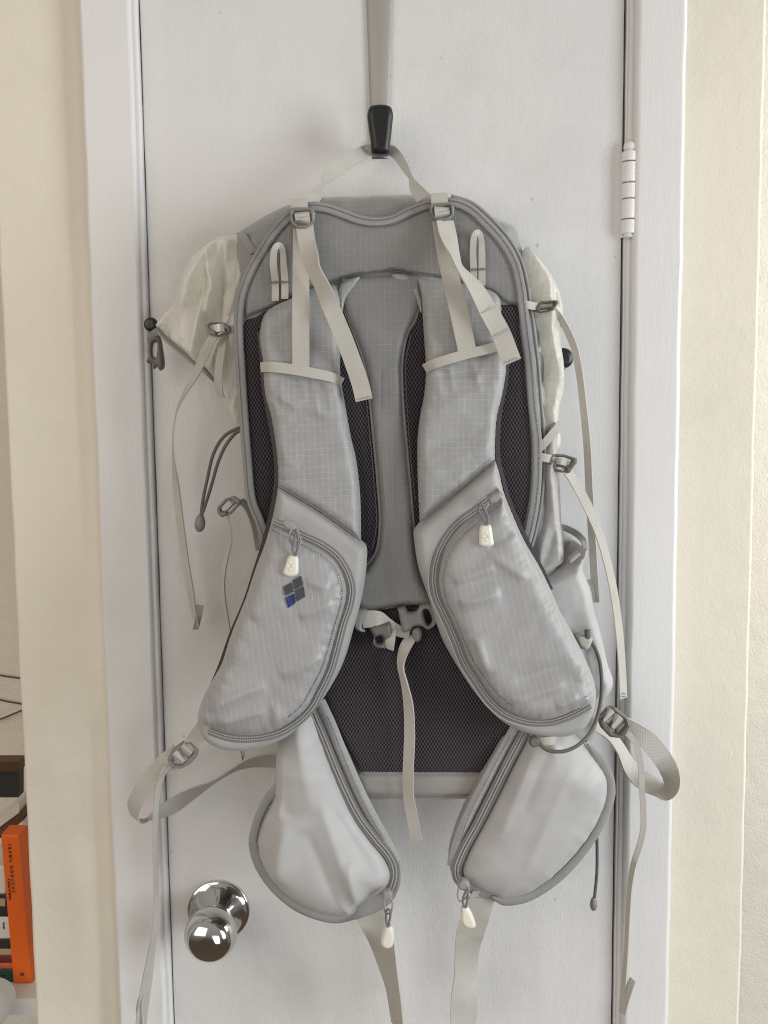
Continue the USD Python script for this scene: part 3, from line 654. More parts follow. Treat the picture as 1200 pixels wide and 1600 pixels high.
obj('seam_ridge', strip([(600, 580, 0, 3), (598, 700, 0, 3), (604, 800, 0, 3), (606, 880, 0, 3)], thick=.0006, depth=sc.depth, lift=0), 'panel_ripstop', cc)
# yoke
YARC = [(383, 497), (400, 490), (416, 484), (436, 474), (453, 466), (483, 452), (520, 441), (545, 434), (570, 430), (610, 425), (643, 428), (667, 431), (693, 435), (750, 449), (768, 455), (781, 466), (793, 474), (812, 478)]
yk = Relief([*YARC, (812, 478), (808, 440), (798, 410), (781, 382), (756, 354), (735, 335), (712, 324), (690, 323), (662, 328), (638, 338), (614, 349), (590, 352), (563, 350), (538, 341), (508, 331), (483, 329), (470, 331), (458, 339), (432, 366), (409, 400), (392, 434), (382, 465), (383, 497)], .1068, .0042, 9, step=4.5, low=.0014, lowscale=55, seed=31,
            folds=[(430, 455, 520, 425, 9, .0012), (690, 415, 780, 440, 9, .0012)])
y_ = obj('yoke', yk.mesh(), 'panel_ripstop', bp)
obj('stitching', merge([stitches([(x, y - 4) for x, y in YARC], yk.depth, 2.3, 1.4), stitches([(534, 436), (552, 431), (568, 428)], yk.depth, 1.6, .3, .0008), stitches([(534, 433), (552, 428), (568, 425)], yk.depth, 1.6, .3, .0007),
                        stitches([(609, 419), (626, 421), (644, 425)], yk.depth, 1.6, .3, .0008), stitches([(609, 422.5), (626, 424.5), (644, 428)], yk.depth, 1.6, .3, .0007)]), 'thread', y_, kind='stuff')
# binding round the panel
ring = [p for p in PANEL if p[1] < 860]
i0 = [k for k, p in enumerate(ring) if p == (827, 853)][0]
ringp = ring[i0 + 1:] + ring[:i0 + 1]
inner = offset_path(ringp, 7)
obj('binding', strip(np.c_[inner[::2], np.full(len(inner[::2]), .1125), np.full(len(inner[::2]), 13)], thick=.0014, bulge=.0006), 'binding', pn)
obj('piping', tube([(*p, .108) for p in offset_path(ringp, .8)[::4]], .0013), 'binding', pn)
obj('stitching', merge([stitches(offset_path(ringp, 3.4)[::2], .1133, 2.0, 1.2), stitches(offset_path(ringp, 12.4)[::2], .1130, 2.0, 1.2)]), 'thread', pn, kind='stuff')
outR = [(705, 306), (738, 317), (765, 339), (794, 371), (814, 406), (823, 440), (829, 478), (835, 520), (841, 570), (846, 633), (851, 690), (850, 740), (845, 790), (836, 835), (830, 856)]
obj('piping', tube([(*p, .100) for p in outR], .0017), 'binding', pn)

# --- shoulder straps
def sbase(x, y): return np.interp(y, [430, 470, 560, 700, 850, 1000, 1180], [.100, .109, .119, .124, .128, .133, .135])


def strap_upper(outline, folds, seed, ang, label):
    r = Relief(outline, sbase, .014, 15, step=4, thick=.006, low=.0022, lowscale=32, pucker=.0030, pfreq=11, plen=12, seed=seed, folds=folds, ang=ang)
    return r, obj('shoulder_strap', r.mesh(), 'grey_ripstop', bp, label=label)


suL, sL = strap_upper([(411, 560), (406, 530), (408, 510), (415, 490), (432, 477), (453, 468), (483, 453), (510, 445), (530, 447), (534, 465), (534, 490), (532, 540), (531, 580), (534, 605), (539, 633), (548, 683), (556, 717), (562, 767), (563.5, 800), (564, 844), (564, 844), (500, 798), (435, 759), (435, 759), (435, 737), (432, 700), (424, 650), (415, 617)],
                      [(425, 590, 520, 610, 8, -.004), (440, 620, 540, 660, 12, .0025), (432, 690, 548, 640, 10, -.002), (440, 745, 556, 715, 12, .002), (470, 460, 440, 520, 12, .003), (438, 584, 446, 640, 4, .0018), (470, 586, 480, 625, 4, .0018), (487, 590, 500, 650, 4, .002), (508, 592, 520, 640, 4, .0018), (425, 610, 470, 640, 6, .002), (420, 700, 470, 730, 8, .002)], 41, .03, 'left padded shoulder strap of grey ripstop')
suR, sR = strap_upper([(657, 465), (650, 446), (646, 433), (667, 432), (693, 436), (740, 447), (768, 455), (780, 466), (783, 490), (786, 530), (790, 570), (790, 580), (784, 617), (776, 650), (773, 690), (773, 718), (773, 718), (710, 771), (656, 816), (656, 816), (653, 750), (653, 683), (658, 643), (663, 617), (666, 577), (663, 530), (660, 490)],
                      [(670, 590, 770, 575, 8, -.004), (672, 640, 775, 600, 11, .003), (660, 700, 770, 665, 9, -.0028), (665, 740, 772, 690, 9, .003), (660, 790, 730, 730, 12, .002), (775, 480, 760, 540, 10, .0035), (700, 572, 707, 615, 4, .002), (735, 562, 748, 615, 4, .002), (680, 577, 690, 630, 4, .0018), (760, 555, 740, 600, 5, .002)], 42, -.03, 'right padded shoulder strap of grey ripstop')
obj('strap_edge', strip([(405, 520, .110, 6), (410, 563, .116, 7), (413, 605, .120, 7), (421, 650, .122, 7), (430, 700, .123, 7), (433, 740, .124, 7), (431, 765, .124, 7), (424, 805, .124, 8), (412, 850, .124, 7), (399, 890, .124, 6), (384, 935, .124, 5), (361, 990, .124, 5), (345, 1035, .124, 4), (331, 1066, .124, 2)], thick=.008), 'mesh_binding', sL)
obj('strap_edge', strip([(792, 560, .116, 7), (789, 600, .118, 7), (780, 645, .12, 7), (777, 690, .121, 7), (778, 718, .121, 7), (785, 745, .121, 6), (793, 775, .121, 6), (806, 808, .121, 6), (826, 850, .121, 6), (845, 885, .121, 5), (862, 920, .121, 3)], thick=.008), 'mesh_binding', sR)
for eL, par in (([(532, 440), (548, 452), (560, 436)], sL),):
    obj('gusset', Relief([(531, 447), (545, 438), (562, 433), (556, 446), (540, 468), (534, 490)], .115, .004, 7, step=2.5).mesh(), 'grey_ripstop', sL)
obj('gusset', Relief([(612, 430), (636, 431), (650, 446), (658, 470), (658, 490), (650, 470), (632, 450)], .113, .004, 7, step=2.5).mesh(), 'grey_ripstop', sR)

# pocket base (twill), pocket panel, zipper
def pocket(base_outline, panel_outline, zip_path, stitch_path, parent, seed, folds, ang, label):
    tb = Relief(base_outline, lambda x, y: sbase(x, y) + .002, .0155, 15, step=4, thick=.008, low=.001, lowscale=40, seed=seed)
    tp = obj('twill_base', tb.mesh(), 'twill', parent)
    pp = Relief(panel_outline, lambda x, y: sbase(x, y) + .0145, .0150, 30, step=3.5, thick=.006, low=.0018, lowscale=44, pucker=.0036, pfreq=6.5, plen=13, seed=seed + 3, folds=folds, ang=ang)
    pm = obj('strap_pocket', pp.mesh(), 'pocket_ripstop', bp, label=label)
    lay = lambda x, y: sbase(x, y) + .0178
    zipper(zip_path, lay, bp, 13, gap=2.0)
    obj('welt', tube([(x, y, 0) for x, y in offset_path(zip_path, 8.5)[::4]], .0011, depth=lay, lift=-.0006), 'twill', pm)
    obj('stitching', stitches(stitch_path, pp.depth, 2.8, 1.5, .0005, .0014), 'thread', pm, kind='stuff')
    return tb, pp, pm


zL = [(428, 815), (445, 823), (470, 836), (500, 850), (525, 868), (541, 892), (549, 920), (546, 945), (536, 975), (527, 1010), (516, 1048), (501, 1080), (486, 1107), (465, 1128), (433, 1146), (393, 1154), (357, 1152), (327, 1142)]
stL = [(424, 827), (445, 838), (470, 850), (497, 864), (517, 880), (531, 902), (535, 925), (532, 947), (523, 978), (514, 1010), (504, 1042), (490, 1070), (474, 1098), (455, 1117), (430, 1132), (393, 1142), (357, 1138), (335, 1131), (317, 1120)]
tbL, ppL, pmL = pocket([(435, 760), (435, 760), (500, 799), (564, 845), (564, 845), (572, 853), (572.5, 885), (566, 930), (553, 980), (536, 1035), (513, 1078), (488, 1113), (450, 1148), (413, 1164), (373, 1171), (340, 1165), (318, 1150), (310, 1124), (315, 1097), (330, 1066), (347, 1036), (361, 993), (386, 930), (401, 885), (415, 848), (428, 800)],
                       [(415, 848), (426, 822), (445, 829), (470, 842), (498, 856), (521, 873), (536, 896), (542.5, 922), (539, 946), (529.5, 977), (520.5, 1010), (510, 1045), (496, 1075), (481, 1103), (461, 1122), (432, 1139), (393, 1147), (357, 1144), (332, 1136), (313, 1124), (318, 1097), (332, 1066), (349, 1036), (363, 993), (388, 930), (403, 885)], zL, stL, sL, 51,
                       [(330, 1100, 420, 1060, 9, .0045), (345, 1125, 420, 1100, 7, .0035), (520, 935, 470, 960, 9, .0035), (515, 915, 480, 900, 8, .0035), (505, 1020, 440, 1050, 10, .003), (395, 960, 450, 930, 12, .0025), (440, 1130, 430, 1090, 7, .003)], .12, 'left strap pocket with printed diamond mark')
zR = [(782, 768), (762, 782), (744, 797), (717, 817), (697, 841), (684, 868), (678, 900), (679, 918), (684, 938), (697, 965), (712, 1000), (727, 1037), (744, 1064), (766, 1095), (791, 1116), (826, 1128), (860, 1128), (893, 1117), (922, 1101)]
stR = [(780, 790), (764, 801), (748, 815), (727, 832), (709, 852), (697, 877), (692, 903), (696, 935), (709, 962), (723, 995), (738, 1030), (755, 1056), (777, 1083), (799, 1102), (829, 1113), (860, 1114), (888, 1104), (920, 1086)]
tbR, ppR, pmR = pocket([(773, 719), (773, 719), (779, 737), (786, 767), (800, 803), (820, 847), (841, 883), (858, 917), (874, 953), (896, 993), (913, 1027), (927, 1063), (930, 1090), (922, 1120), (906, 1140), (883, 1148), (847, 1148), (807, 1138), (779, 1121), (750, 1091), (717, 1044), (689, 993), (672, 940), (658, 900), (653, 883), (648, 850), (647, 830), (656, 817), (656, 817), (710, 772)],
                       [(783, 777), (797, 803), (817, 847), (838, 883), (855, 917), (871, 953), (893, 993), (910, 1027), (924, 1063), (926, 1092), (892, 1110), (860, 1121), (828, 1121), (795, 1110), (772, 1090), (750, 1060), (733, 1034), (718, 997), (703, 963), (690, 936), (685, 915), (684.5, 901), (690, 871), (703, 846), (722, 824), (748, 804), (766, 790)], zR, stR, sR, 61,
                       [(705, 905, 770, 880, 9, .004), (715, 940, 780, 920, 10, .004), (760, 850, 800, 830, 9, -.004), (740, 985, 760, 1050, 9, .004), (790, 1090, 880, 1060, 9, .0035), (800, 1060, 890, 1030, 10, -.003), (820, 900, 760, 860, 9, .0035), (900, 1060, 915, 1020, 7, .003), (865, 1100, 900, 1080, 7, .003)], .20, 'right strap pocket of pale grey ripstop')
# seams of the twill
obj('seam', tube([(435, 759.5, 0), (500, 798.5, 0), (563.5, 844.5, 0)], .0006, depth=lambda x, y: sbase(x, y) + .0152), 'thread', sL)
obj('seam', tube([(773, 718.5, 0), (710, 771.5, 0), (656, 816.5, 0)], .0006, depth=lambda x, y: sbase(x, y) + .0152), 'thread', sR)

# printed mark
for i, q in enumerate(([(770, 170), (812, 147), (822, 192), (780, 215)], [(727, 200), (768, 178), (777, 222), (737, 245)], [(781, 218), (824, 196), (831, 245), (790, 272)], [(738, 252), (780, 230), (787, 275), (750, 302)])):
    q = np.array([(200 + x / 3, 850 + y / 3) for x, y in q]); q = q.mean(0) + (q - q.mean(0)) * .95; q = np.array([p for p in q for _ in (0, 1)])
    r = Relief(q, lambda x, y: ppL.depth(x, y) + .0003, .0002, 1, step=2, thick=.0012); obj('printed_diamond', r.mesh(), 'print_blue' if i == 3 else 'print_grey', pmL)

# zipper pulls
def pull(slider, loop, tag_o, depth, ang_emb=True, emb=None):
    d = depth
    t = Relief(tag_o, d, .0034, 5, step=1.6, thick=.0022); tp = obj('zipper_pull', t.mesh(), 'bone_plastic', bp)
    obj('slider', merge([Relief(slider, d - .001, .0034, 3.2, step=1.6, thick=.002, rnd=1.2).mesh()]), 'slider_metal', tp)
    for k, L in enumerate(loop): obj('cord_loop' if k else 'pull_ring', tube([(x, y, dd) for x, y, dd in L], .0011 if k else .0009, step=1.5), 'speckled_cord' if k else 'slider_metal', tp)
    if emb:
        cx, cy, s, sk = emb
        for a, b in ((0, -1), (-1, 0), (1, 0), (0, 1)):
            x, y = cx + a * s * .5, cy + b * s * .62
            q = [(x, y - s * .52), (x + s * .42, y), (x, y + s * .52), (x - s * .42, y)]
            obj('embossed_diamond', Relief([p for p in q for _ in (0, 1)], d + .0034, .0005, 1.0, step=1.2, thick=.001).mesh(), 'bone_plastic', tp)
    return tp


dL = .160
pull([(440, 814), (447, 811), (458, 816), (465, 824), (463, 830), (452, 829), (443, 823)],
     [[(455, 826, dL + .003), (452.5, 838, dL + .003), (454, 848, dL + .003), (462, 853, dL + .004), (469.5, 848, dL + .003), (468, 838, dL + .003), (464, 826, dL + .003)],
      [(461, 868, dL + .002), (457, 858, dL + .004), (459, 845, dL + .006), (463, 834, dL + .005), (466, 842, dL + .006), (465, 856, dL + .004), (462, 868, dL + .002)]],
     [(451, 869), (459, 867.5), (465, 870), (466.5, 885), (465, 897), (458, 901), (448, 900), (442.5, 895), (446, 882)], dL, emb=(453.5, 884, 8, 0))
pull([(762, 779), (770, 771), (781, 768), (784, 775), (776, 784), (766, 788)],
     [[(760, 776, dL + .002), (749, 783, dL + .003), (744, 792, dL + .003), (748, 800, dL + .004), (757, 796, dL + .004), (764, 786, dL + .003)],
      [(759, 820, dL + .002), (752, 806, dL + .004), (748, 796, dL + .006), (752, 787, dL + .006), (757, 795, dL + .006), (762, 808, dL + .004), (761, 820, dL + .002)]],
     [(751, 822), (758, 820), (766, 820), (768, 826), (770, 842), (771, 850), (766, 853.5), (757, 854), (749, 851), (748.5, 846)], dL, emb=(759.5, 838, 8, 0))
dh = .134
pull([(598, 1391), (607, 1389), (614, 1393), (612, 1402), (604, 1407), (597, 1402)],
     [[(602, 1400, dh + .002), (600, 1416, dh + .003), (604, 1428, dh + .003), (611, 1425, dh + .003), (613, 1410, dh + .002), (609, 1400, dh + .002)],
      [(606, 1448, dh + .002), (603, 1436, dh + .003), (606, 1420, dh + .005), (610, 1424, dh + .005), (607, 1448, dh + .002)]],
     [(603, 1447), (611, 1446), (614.5, 1450), (615, 1470), (612, 1478), (604, 1481), (597, 1477), (595, 1472)], dh)
pull([(714, 1380), (722, 1371), (731, 1374), (735, 1383), (727, 1389), (718, 1389)],
     [[(717, 1386, dh + .002), (715, 1399, dh + .003), (719, 1408, dh + .003), (727, 1404, dh + .003), (733, 1390, dh + .003), (728, 1382, dh + .002)],
      [(726, 1418, dh + .002), (723, 1408, dh + .003), (728, 1394, dh + .005), (731, 1396, dh + .005), (728, 1418, dh + .002)]],
     [(721, 1417), (730, 1416), (736, 1424), (742.5, 1441), (743, 1446), (736, 1450), (725, 1446), (720, 1438), (719.5, 1428)], dh)

# --- hip belt wings
def hbase(x, y): return np.interp(y, [1090, 1150, 1205, 1300, 1420], [.098, .104, .1095, .107, .104])


def wing(outline, pouch, zip_path, edge_path, strip_path, seed, folds, label, zs_=1):
    bb = Relief(outline, hbase, .009, 9, step=5, thick=.006); bm = obj('hip_belt', bb.mesh(), 'binding', bp, label=label)
    pr = Relief(pouch, lambda x, y: hbase(x, y) + .0075, .021, 58, step=3.4, thick=.004, low=.0022, lowscale=70, pucker=.0022, pfreq=10, plen=12, seed=seed, folds=folds)
    obj('pouch', pr.mesh(), 'belt_twill', bm)
    lay = lambda x, y: hbase(x, y) + .0120
    obj('zip_flange', strip([(x, y, float(hbase(x, y)) + .0100, 17) for x, y in strip_path], thick=.0025, bulge=.002), 'grey_ripstop', bm)
    zipper(zip_path, lay, bp, 15, lift=.002, gap=2.3)
    obj('edge_binding', strip([(x, y, float(hbase(x, y)) + .0100, 12 if 0 < i_ < len(edge_path) - 1 else 3) for i_, (x, y) in enumerate(edge_path)], thick=.003, bulge=.0010), 'binding', bm)
    return bb, pr, bm


wL = [(443, 1120), (480, 1090), (507, 1090), (523, 1127), (543, 1170), (573, 1247), (597, 1297), (616, 1331), (624, 1350), (625, 1380), (613, 1406), (590, 1422), (552, 1435), (526, 1440), (500, 1436), (462, 1421), (425, 1391), (399, 1354), (389, 1316), (395, 1286), (409, 1257), (421, 1240), (429, 1224), (431, 1200), (434, 1180)]
bL, prL, hL = wing(wL, [(443, 1118), (470, 1095), (486, 1105), (503, 1150), (522, 1202), (540, 1245), (558, 1280), (582, 1313), (603, 1340), (611, 1364), (603, 1385), (585, 1397), (560, 1412), (552, 1426), (526, 1428), (500, 1423), (466, 1408), (434, 1382), (411, 1349), (402, 1316), (407, 1290), (418, 1264), (428, 1243), (431, 1218), (432, 1185)],
                   [(482, 1100), (493, 1125), (508, 1160), (524, 1200), (543, 1243), (561, 1277), (587, 1312), (609, 1339), (617, 1361), (613, 1385), (606, 1396)],
                   [(436, 1222), (425, 1239), (411, 1260), (400, 1288), (395, 1316), (405, 1352), (430, 1387), (465, 1415), (500, 1430), (526, 1434), (550, 1430)],
                   [(500, 1095), (516, 1130), (533, 1172), (552, 1215), (568, 1250), (588, 1288), (607, 1322), (618, 1345)], 71,
                   [(466, 1120, 492, 1260, 12, .002), (439, 1150, 438, 1270, 6, .004), (498, 1225, 552, 1390, 11, .0034), (512, 1240, 588, 1360, 10, -.0026), (478, 1280, 532, 1410, 10, -.0026), (450, 1260, 430, 1380, 16, .006), (545, 1330, 560, 1410, 9, .006), (585, 1390, 540, 1420, 7, .005)], 'left hip belt wing with zipped pouch')
wR = [(789, 1134), (830, 1125), (880, 1130), (907, 1150), (927, 1177), (945, 1200), (955, 1212), (961, 1230), (954, 1265), (934, 1305), (896, 1355), (858, 1388), (820, 1408), (785, 1412), (770, 1405), (718, 1386), (707, 1368), (701, 1338), (712, 1292), (735, 1238), (762, 1184)]
bR, prR, hR = wing(wR, [(832, 1128), (880, 1134), (905, 1155), (927, 1183), (946, 1212), (948, 1235), (941, 1262), (922, 1300), (886, 1345), (850, 1377), (818, 1395), (785, 1400), (765, 1392), (735, 1377), (723, 1362), (730, 1335), (752, 1292), (776, 1247), (799, 1200), (820, 1158)],
                   [(822, 1140), (810, 1162), (792, 1196), (769, 1242), (746, 1288), (723, 1330), (713, 1358), (716, 1374), (724, 1380)],
                   [(918, 1163), (935, 1184), (950, 1206), (955, 1228), (950, 1255), (930, 1302), (892, 1351), (855, 1383), (819, 1402), (785, 1406), (768, 1400)],
                   [(805, 1138), (790, 1165), (770, 1200), (748, 1242), (724, 1292), (711, 1332), (707, 1352)], 81,
                   [(835, 1150, 775, 1300, 8, .0025), (858, 1150, 812, 1260, 8, -.0018), (890, 1180, 810, 1360, 12, .0022), (930, 1240, 860, 1360, 10, -.0015), (838, 1132, 868, 1165, 6, .004)], 'right hip belt wing with zipped pouch')
obj('stitching', stitches([(432, 1240), (420, 1264), (408, 1290), (403, 1316), (412, 1348), (435, 1380), (467, 1407), (500, 1421), (526, 1426), (550, 1424)], lambda x, y: hbase(x, y) + .0140, 2.2, 1.4), 'thread', hL, kind='stuff')
obj('stitching', stitches([(946, 1226), (941, 1254), (922, 1297), (886, 1344), (851, 1376), (818, 1394), (787, 1399)], lambda x, y: hbase(x, y) + .0140, 2.2, 1.4), 'thread', hR, kind='stuff')
obj('stitching', stitches([(512, 1120), (528, 1160), (545, 1203), (560, 1238), (580, 1278), (600, 1313)], lambda x, y: hbase(x, y) + .0138, 2.2, 1.4), 'thread', hL, kind='stuff')
obj('stitching', stitches([(797, 1150), (778, 1186), (756, 1228), (732, 1277), (718, 1318)], lambda x, y: hbase(x, y) + .0138, 2.2, 1.4), 'thread', hR, kind='stuff')
# hip webbing
obj('hip_webbing', strip([(572, 1404, .112, 46), (580, 1430, .108, 46), (590, 1455, .102, 45), (602, 1500, .08, 34), (614, 1550, .075, 24), (622, 1610, .07, 19)], 46, sign=1), 'webbing', bp)
obj('hip_webbing', strip([(757, 1390, .112, 38), (750, 1412, .108, 42), (734, 1462, .100, 43), (728, 1514, .08, 37), (725, 1560, .078, 41), (724, 1610, .076, 41)], 43, sign=-1), 'webbing', bp)
obj('bar_tack', merge([stitches([(556, 1426 + k), (598, 1411 + k)], .1125, 2, 1.2) for k in (0, 4)]), 'pale_thread', hL, kind='stuff')
obj('bar_tack', merge([stitches([(740, 1397 + k), (772, 1402 + k)], .1125, 2, 1.2) for k in (0, 4)]), 'pale_thread', hR, kind='stuff')

# --- load lifters
def ladder(outer, holes, d, material='grey_plastic', H=.0042, label=None, th=.002, step=1.6, rnd=1.6):
    return obj('buckle', Relief(outer, d, H, 3.2, holes=holes, step=step, thick=th, rnd=rnd).mesh(), material, bp, label=label)


for (tabp, outer, hole, over, static, loose, W0, lbl) in (
    ([(467, 311, .118, 26), (468, 328, .121, 26)], [(456, 325), (484, 325), (490, 328), (493, 334), (492, 346), (486, 354), (478, 359), (466, 359), (457, 354), (453, 345), (453, 331)], [[(459, 331), (484, 330), (486, 346), (479, 351.5), (465, 352), (460, 347)]],
     [(472, 332, .1235, 23), (472, 336, .1285, 23), (472.5, 340, .1265, 23), (473, 343, .1285, 23), (473, 348, .1235, 23)],
     [(469, 352, .118, 22), (470, 400, .122, 25), (470, 470, .140, 26.5), (470, 520, .142, 26.5), (470, 574, .1395, 26.5)],
     [(476, 352, .124, 27), (479, 375, .127, 27), (486, 405, .134, 25), (492, 425, .143, 21), (503, 447, .150, 23), (518, 482, .153, 27), (537, 527, .149, 27), (553, 570, .143, 27), (563, 600, .140, 27), (569, 625, .138, 27)], 27, 'left load lifter buckle'),
    ([(686, 303, .118, 26), (687, 322, .121, 26)], [(673, 319), (702, 317), (708, 320), (710, 327), (709, 337), (702, 344), (694, 347), (683, 346), (675, 341), (671, 334), (671, 324)], [[(677, 324), (703, 322), (704, 336), (697, 340.5), (683, 341), (678, 337)]],
     [(690, 324, .1235, 23), (690, 327, .1285, 23), (690.5, 330.5, .1265, 23), (691, 333.5, .1285, 23), (691, 338, .1235, 23)],
     [(686, 345, .118, 22), (696, 400, .122, 25), (712, 465, .140, 28), (722, 510, .142, 28.5), (730, 548, .1395, 28.5)],
     [(695, 345, .124, 27), (700, 368, .128, 27), (707, 392, .135, 20), (714, 410, .143, 13), (726, 428, .149, 17), (744, 452, .152, 25), (762, 484, .152, 29), (782, 520, .149, 30), (800, 566, .144, 30)], 30, 'right load lifter buckle')):
    obj('anchor_webbing', strip(tabp, thick=.0035, step=2), 'webbing', bp)
    bk = ladder(outer, hole, .1225, label=lbl)
    obj('webbing_turn', strip(over, thick=.0016, step=1.5), 'webbing', bk)
    obj('lifter_webbing', strip(static), 'webbing', bp)
    lw = obj('lifter_tail', strip(loose, W0, sign=1 if 'left' in lbl else -1, thick=.0016), 'webbing', bp)
    (xa, ya, da, _), (xb, yb, db, _) = loose[-2], loose[-1]
    L = math.hypot(xb - xa, yb - ya); tx, ty = (xb - xa) / L, (yb - ya) / L; nx, ny = -ty, tx
    lines = [stitches([(xb - tx * k - nx * 12, yb - ty * k - ny * 12), (xb - tx * k + nx * 12, yb - ty * k + ny * 12)], db + .0012, 2.2, 1.0, .0004) for k in ((3, 22) if 'left' in lbl else (3,))]
    if 'right' in lbl: lines += [stitches([(783 + 13, 520 - 6), (783 - 13, 520 + 7)], .1505, 2.2, 1), stitches([(762 + 13, 484 - 6), (762 - 13, 484 + 7)], .1535, 2.2, 1)]
    obj('stitching', merge(lines), 'pale_thread', lw, kind='stuff')
obj('elastic_band', strip([(408, 574, .128, 15), (418, 573, .136, 16), (450, 576, .1395, 16), (490, 583, .1395, 16), (520, 590, .136, 15), (534, 597, .127, 14)], thick=.0016), 'webbing', sL)
obj('elastic_band', strip([(664, 576, .127, 15), (675, 570, .136, 15), (695, 563, .1395, 15), (730, 553, .1395, 15), (760, 546, .1395, 15), (778, 541, .134, 15)], thick=.0016), 'webbing', sR)
# gear loops
for (pa, lab) in (([(430, 470, .114, 11), (430, 440, .1165, 11), (427, 412, .120, 11), (428, 394, .122, 10), (431, 386, .122, 9), (436, 383, .120, 9), (440, 387, .118, 9), (442, 395, .117, 9), (443, 412, .118, 10), (445, 440, .1165, 11), (445, 467, .114, 11)], 'left'),
                  ([(740, 445, .114, 11), (740, 420, .1165, 11), (739, 395, .119, 10), (740, 375, .122, 10), (742, 367, .122, 9), (746, 363, .120, 9), (750, 367, .118, 9), (752, 376, .117, 9), (753, 395, .118, 10), (753, 420, .1165, 11), (753, 446, .114, 11)], 'right')):
    gl = obj('gear_loop', strip(pa, thick=.0013, step=2), 'webbing', bp)
    x, y = (437, 440) if lab == 'left' else (746, 420)
    obj('stitching', merge([stitches([(x - 13, y + .5), (x + 14, y - .5)], .1180, 2, .8), stitches([(x - 13, y + 2.5), (x + 14, y + 1.5)], .1180, 2, .8)]), 'thread', gl, kind='stuff')

# --- haul loop
obj('haul_loop', strip([(478, 322, .108, 24), (493, 306, .104, 20), (504, 288, .098, 8), (512, 277, .092, 20), (540, 254, .068, 22), (568, 238, .042, 20), (584, 233, .030, 16), (600, 233, .028, 14), (611, 235, .030, 16), (622, 245, .042, 14), (634, 264, .062, 11), (642, 278, .078, 7), (648, 292, .094, 17), (662, 311, .108, 25)], None, thick=.0014, step=2.5), 'webbing', bp)

# --- compression straps: buckles
def slant(outer, holes, d, label, mat_='dark_plastic'): return ladder(outer, holes, d, mat_, .005, label, .003, 1.6)


slant([(320, 508), (329, 503), (350, 504), (361, 510), (362, 518), (341, 527), (328, 524)], [[(326, 509), (333, 506), (347, 507), (350, 511), (337, 516), (330, 515)], [(338, 521), (355, 515), (356, 517), (341, 524)]], .094, 'upper left compression buckle', 'grey_plastic')
slant([(339, 793), (352, 779), (368, 774), (379, 779), (376, 787), (362, 803), (347, 808), (340, 802)], [[(345, 794), (355, 783), (364, 780), (366, 785), (354, 797), (347, 799)], [(352, 803), (368, 786), (371, 787), (360, 799)]], .094, 'lower left compression buckle', 'grey_plastic')
slant([(833, 480), (845, 471), (870, 469), (873, 473), (864, 486), (846, 489), (834, 487)], [[(846, 476), (866, 473), (863, 479), (848, 481)], [(842, 485), (860, 482), (858, 484.5), (844, 487)]], .100, 'upper right compression buckle')
slant([(850, 717), (862, 709), (882, 710), (901, 716), (901, 722), (889, 739), (872, 738), (858, 730)], [[(864, 714), (881, 714), (893, 719), (888, 728), (868, 724)], [(864, 728), (885, 732), (882, 735), (870, 733)]], .100, 'lower right compression buckle')
obj('webbing_turn', strip([(335, 514, .096, 11), (342, 512, .1015, 12), (350, 512, .098, 12)], step=1.5), 'bone_plastic', bp)
obj('webbing_turn', strip([(867, 720, .101, 9), (877, 721, .1065, 10), (887, 724, .101, 9)], step=1.5), 'webbing', bp)
obj('compression_webbing', strip([(352, 519, .092, 12), (366, 514, .098, 13), (376, 510, .103, 13)], step=2), 'binding', bp)
obj('compression_webbing', strip([(362, 786, .092, 10), (374, 776, .098, 11), (388, 766, .103, 11)], step=2), 'webbing', bp)
obj('compression_webbing', strip([(815, 474, .110, 12), (828, 477, .108, 12), (842, 480, .102, 11)], step=2), 'webbing', bp)
obj('compression_webbing', strip([(842, 714, .107, 13), (856, 716, .106, 13), (868, 720, .101, 12)], step=2), 'webbing', bp)
obj('compression_webbing', strip([(844, 700, .106, 12), (856, 687, .106, 13), (867, 674, .104, 13), (877, 662, .100, 13)], step=2), 'webbing', bp)
# loose tails
def tail(rows, W0, sign=1, m='webbing', **k): return obj('loose_tail', strip(rows, W0, sign=sign, **k), m, bp)


tail([(338, 520, .094, 13), (328, 535, .092, 14), (318, 556, .088, 14), (307, 582, .082, 12), (290, 612, .074, 8), (277, 640, .066, 4.5), (271, 675, .06, 3), (271, 715, .055, 5), (275, 760, .05, 11), (282, 820, .045, 12), (290, 880, .042, 12), (298, 925, .040, 11), (303, 955, .038, 9), (308, 980, .036, 7)], 14, 1)
tail([(313, 945, .037, 10), (311, 958, .039, 9), (308, 972, .038, 8), (305, 983, .037, 8)], 11, -1)
tail([(352, 524, .082, 11), (346, 548, .088, 12), (342, 575, .090, 12), (341, 600, .089, 12), (346, 622, .083, 10)], 12, 1)
tail([(355, 803, .092, 4), (360, 822, .088, 3), (361, 845, .082, 4), (355, 868, .075, 6), (350, 890, .07, 7), (348, 915, .065, 7), (350, 940, .062, 7), (354, 965, .06, 7), (358, 992, .06, 7)], 10, 1)
tail([(374, 780, .094, 9), (386, 792, .085, 9), (395, 812, .075, 9), (400, 835, .07, 9), (404, 860, .07, 9)], 12, -1)
tail([(862, 483, .101, 9), (872, 492, .092, 8), (884, 512, .088, 9), (897, 542, .082, 9), (905, 580, .075, 9), (911, 630, .068, 9), (917, 690, .06, 10), (921, 770, .054, 10), (925, 840, .05, 10), (929, 905, .046, 10), (932, 941, .044, 8)], 12, 1)
tail([(844, 488, .075, 5), (855, 505, .082, 4), (866, 525, .084, 5), (874, 545, .083, 6)], 12, 1)
tail([(921, 905, .042, 9), (926, 914, .044, 9), (929, 926, .045, 8), (931, 940, .044, 6)], 11, -1)
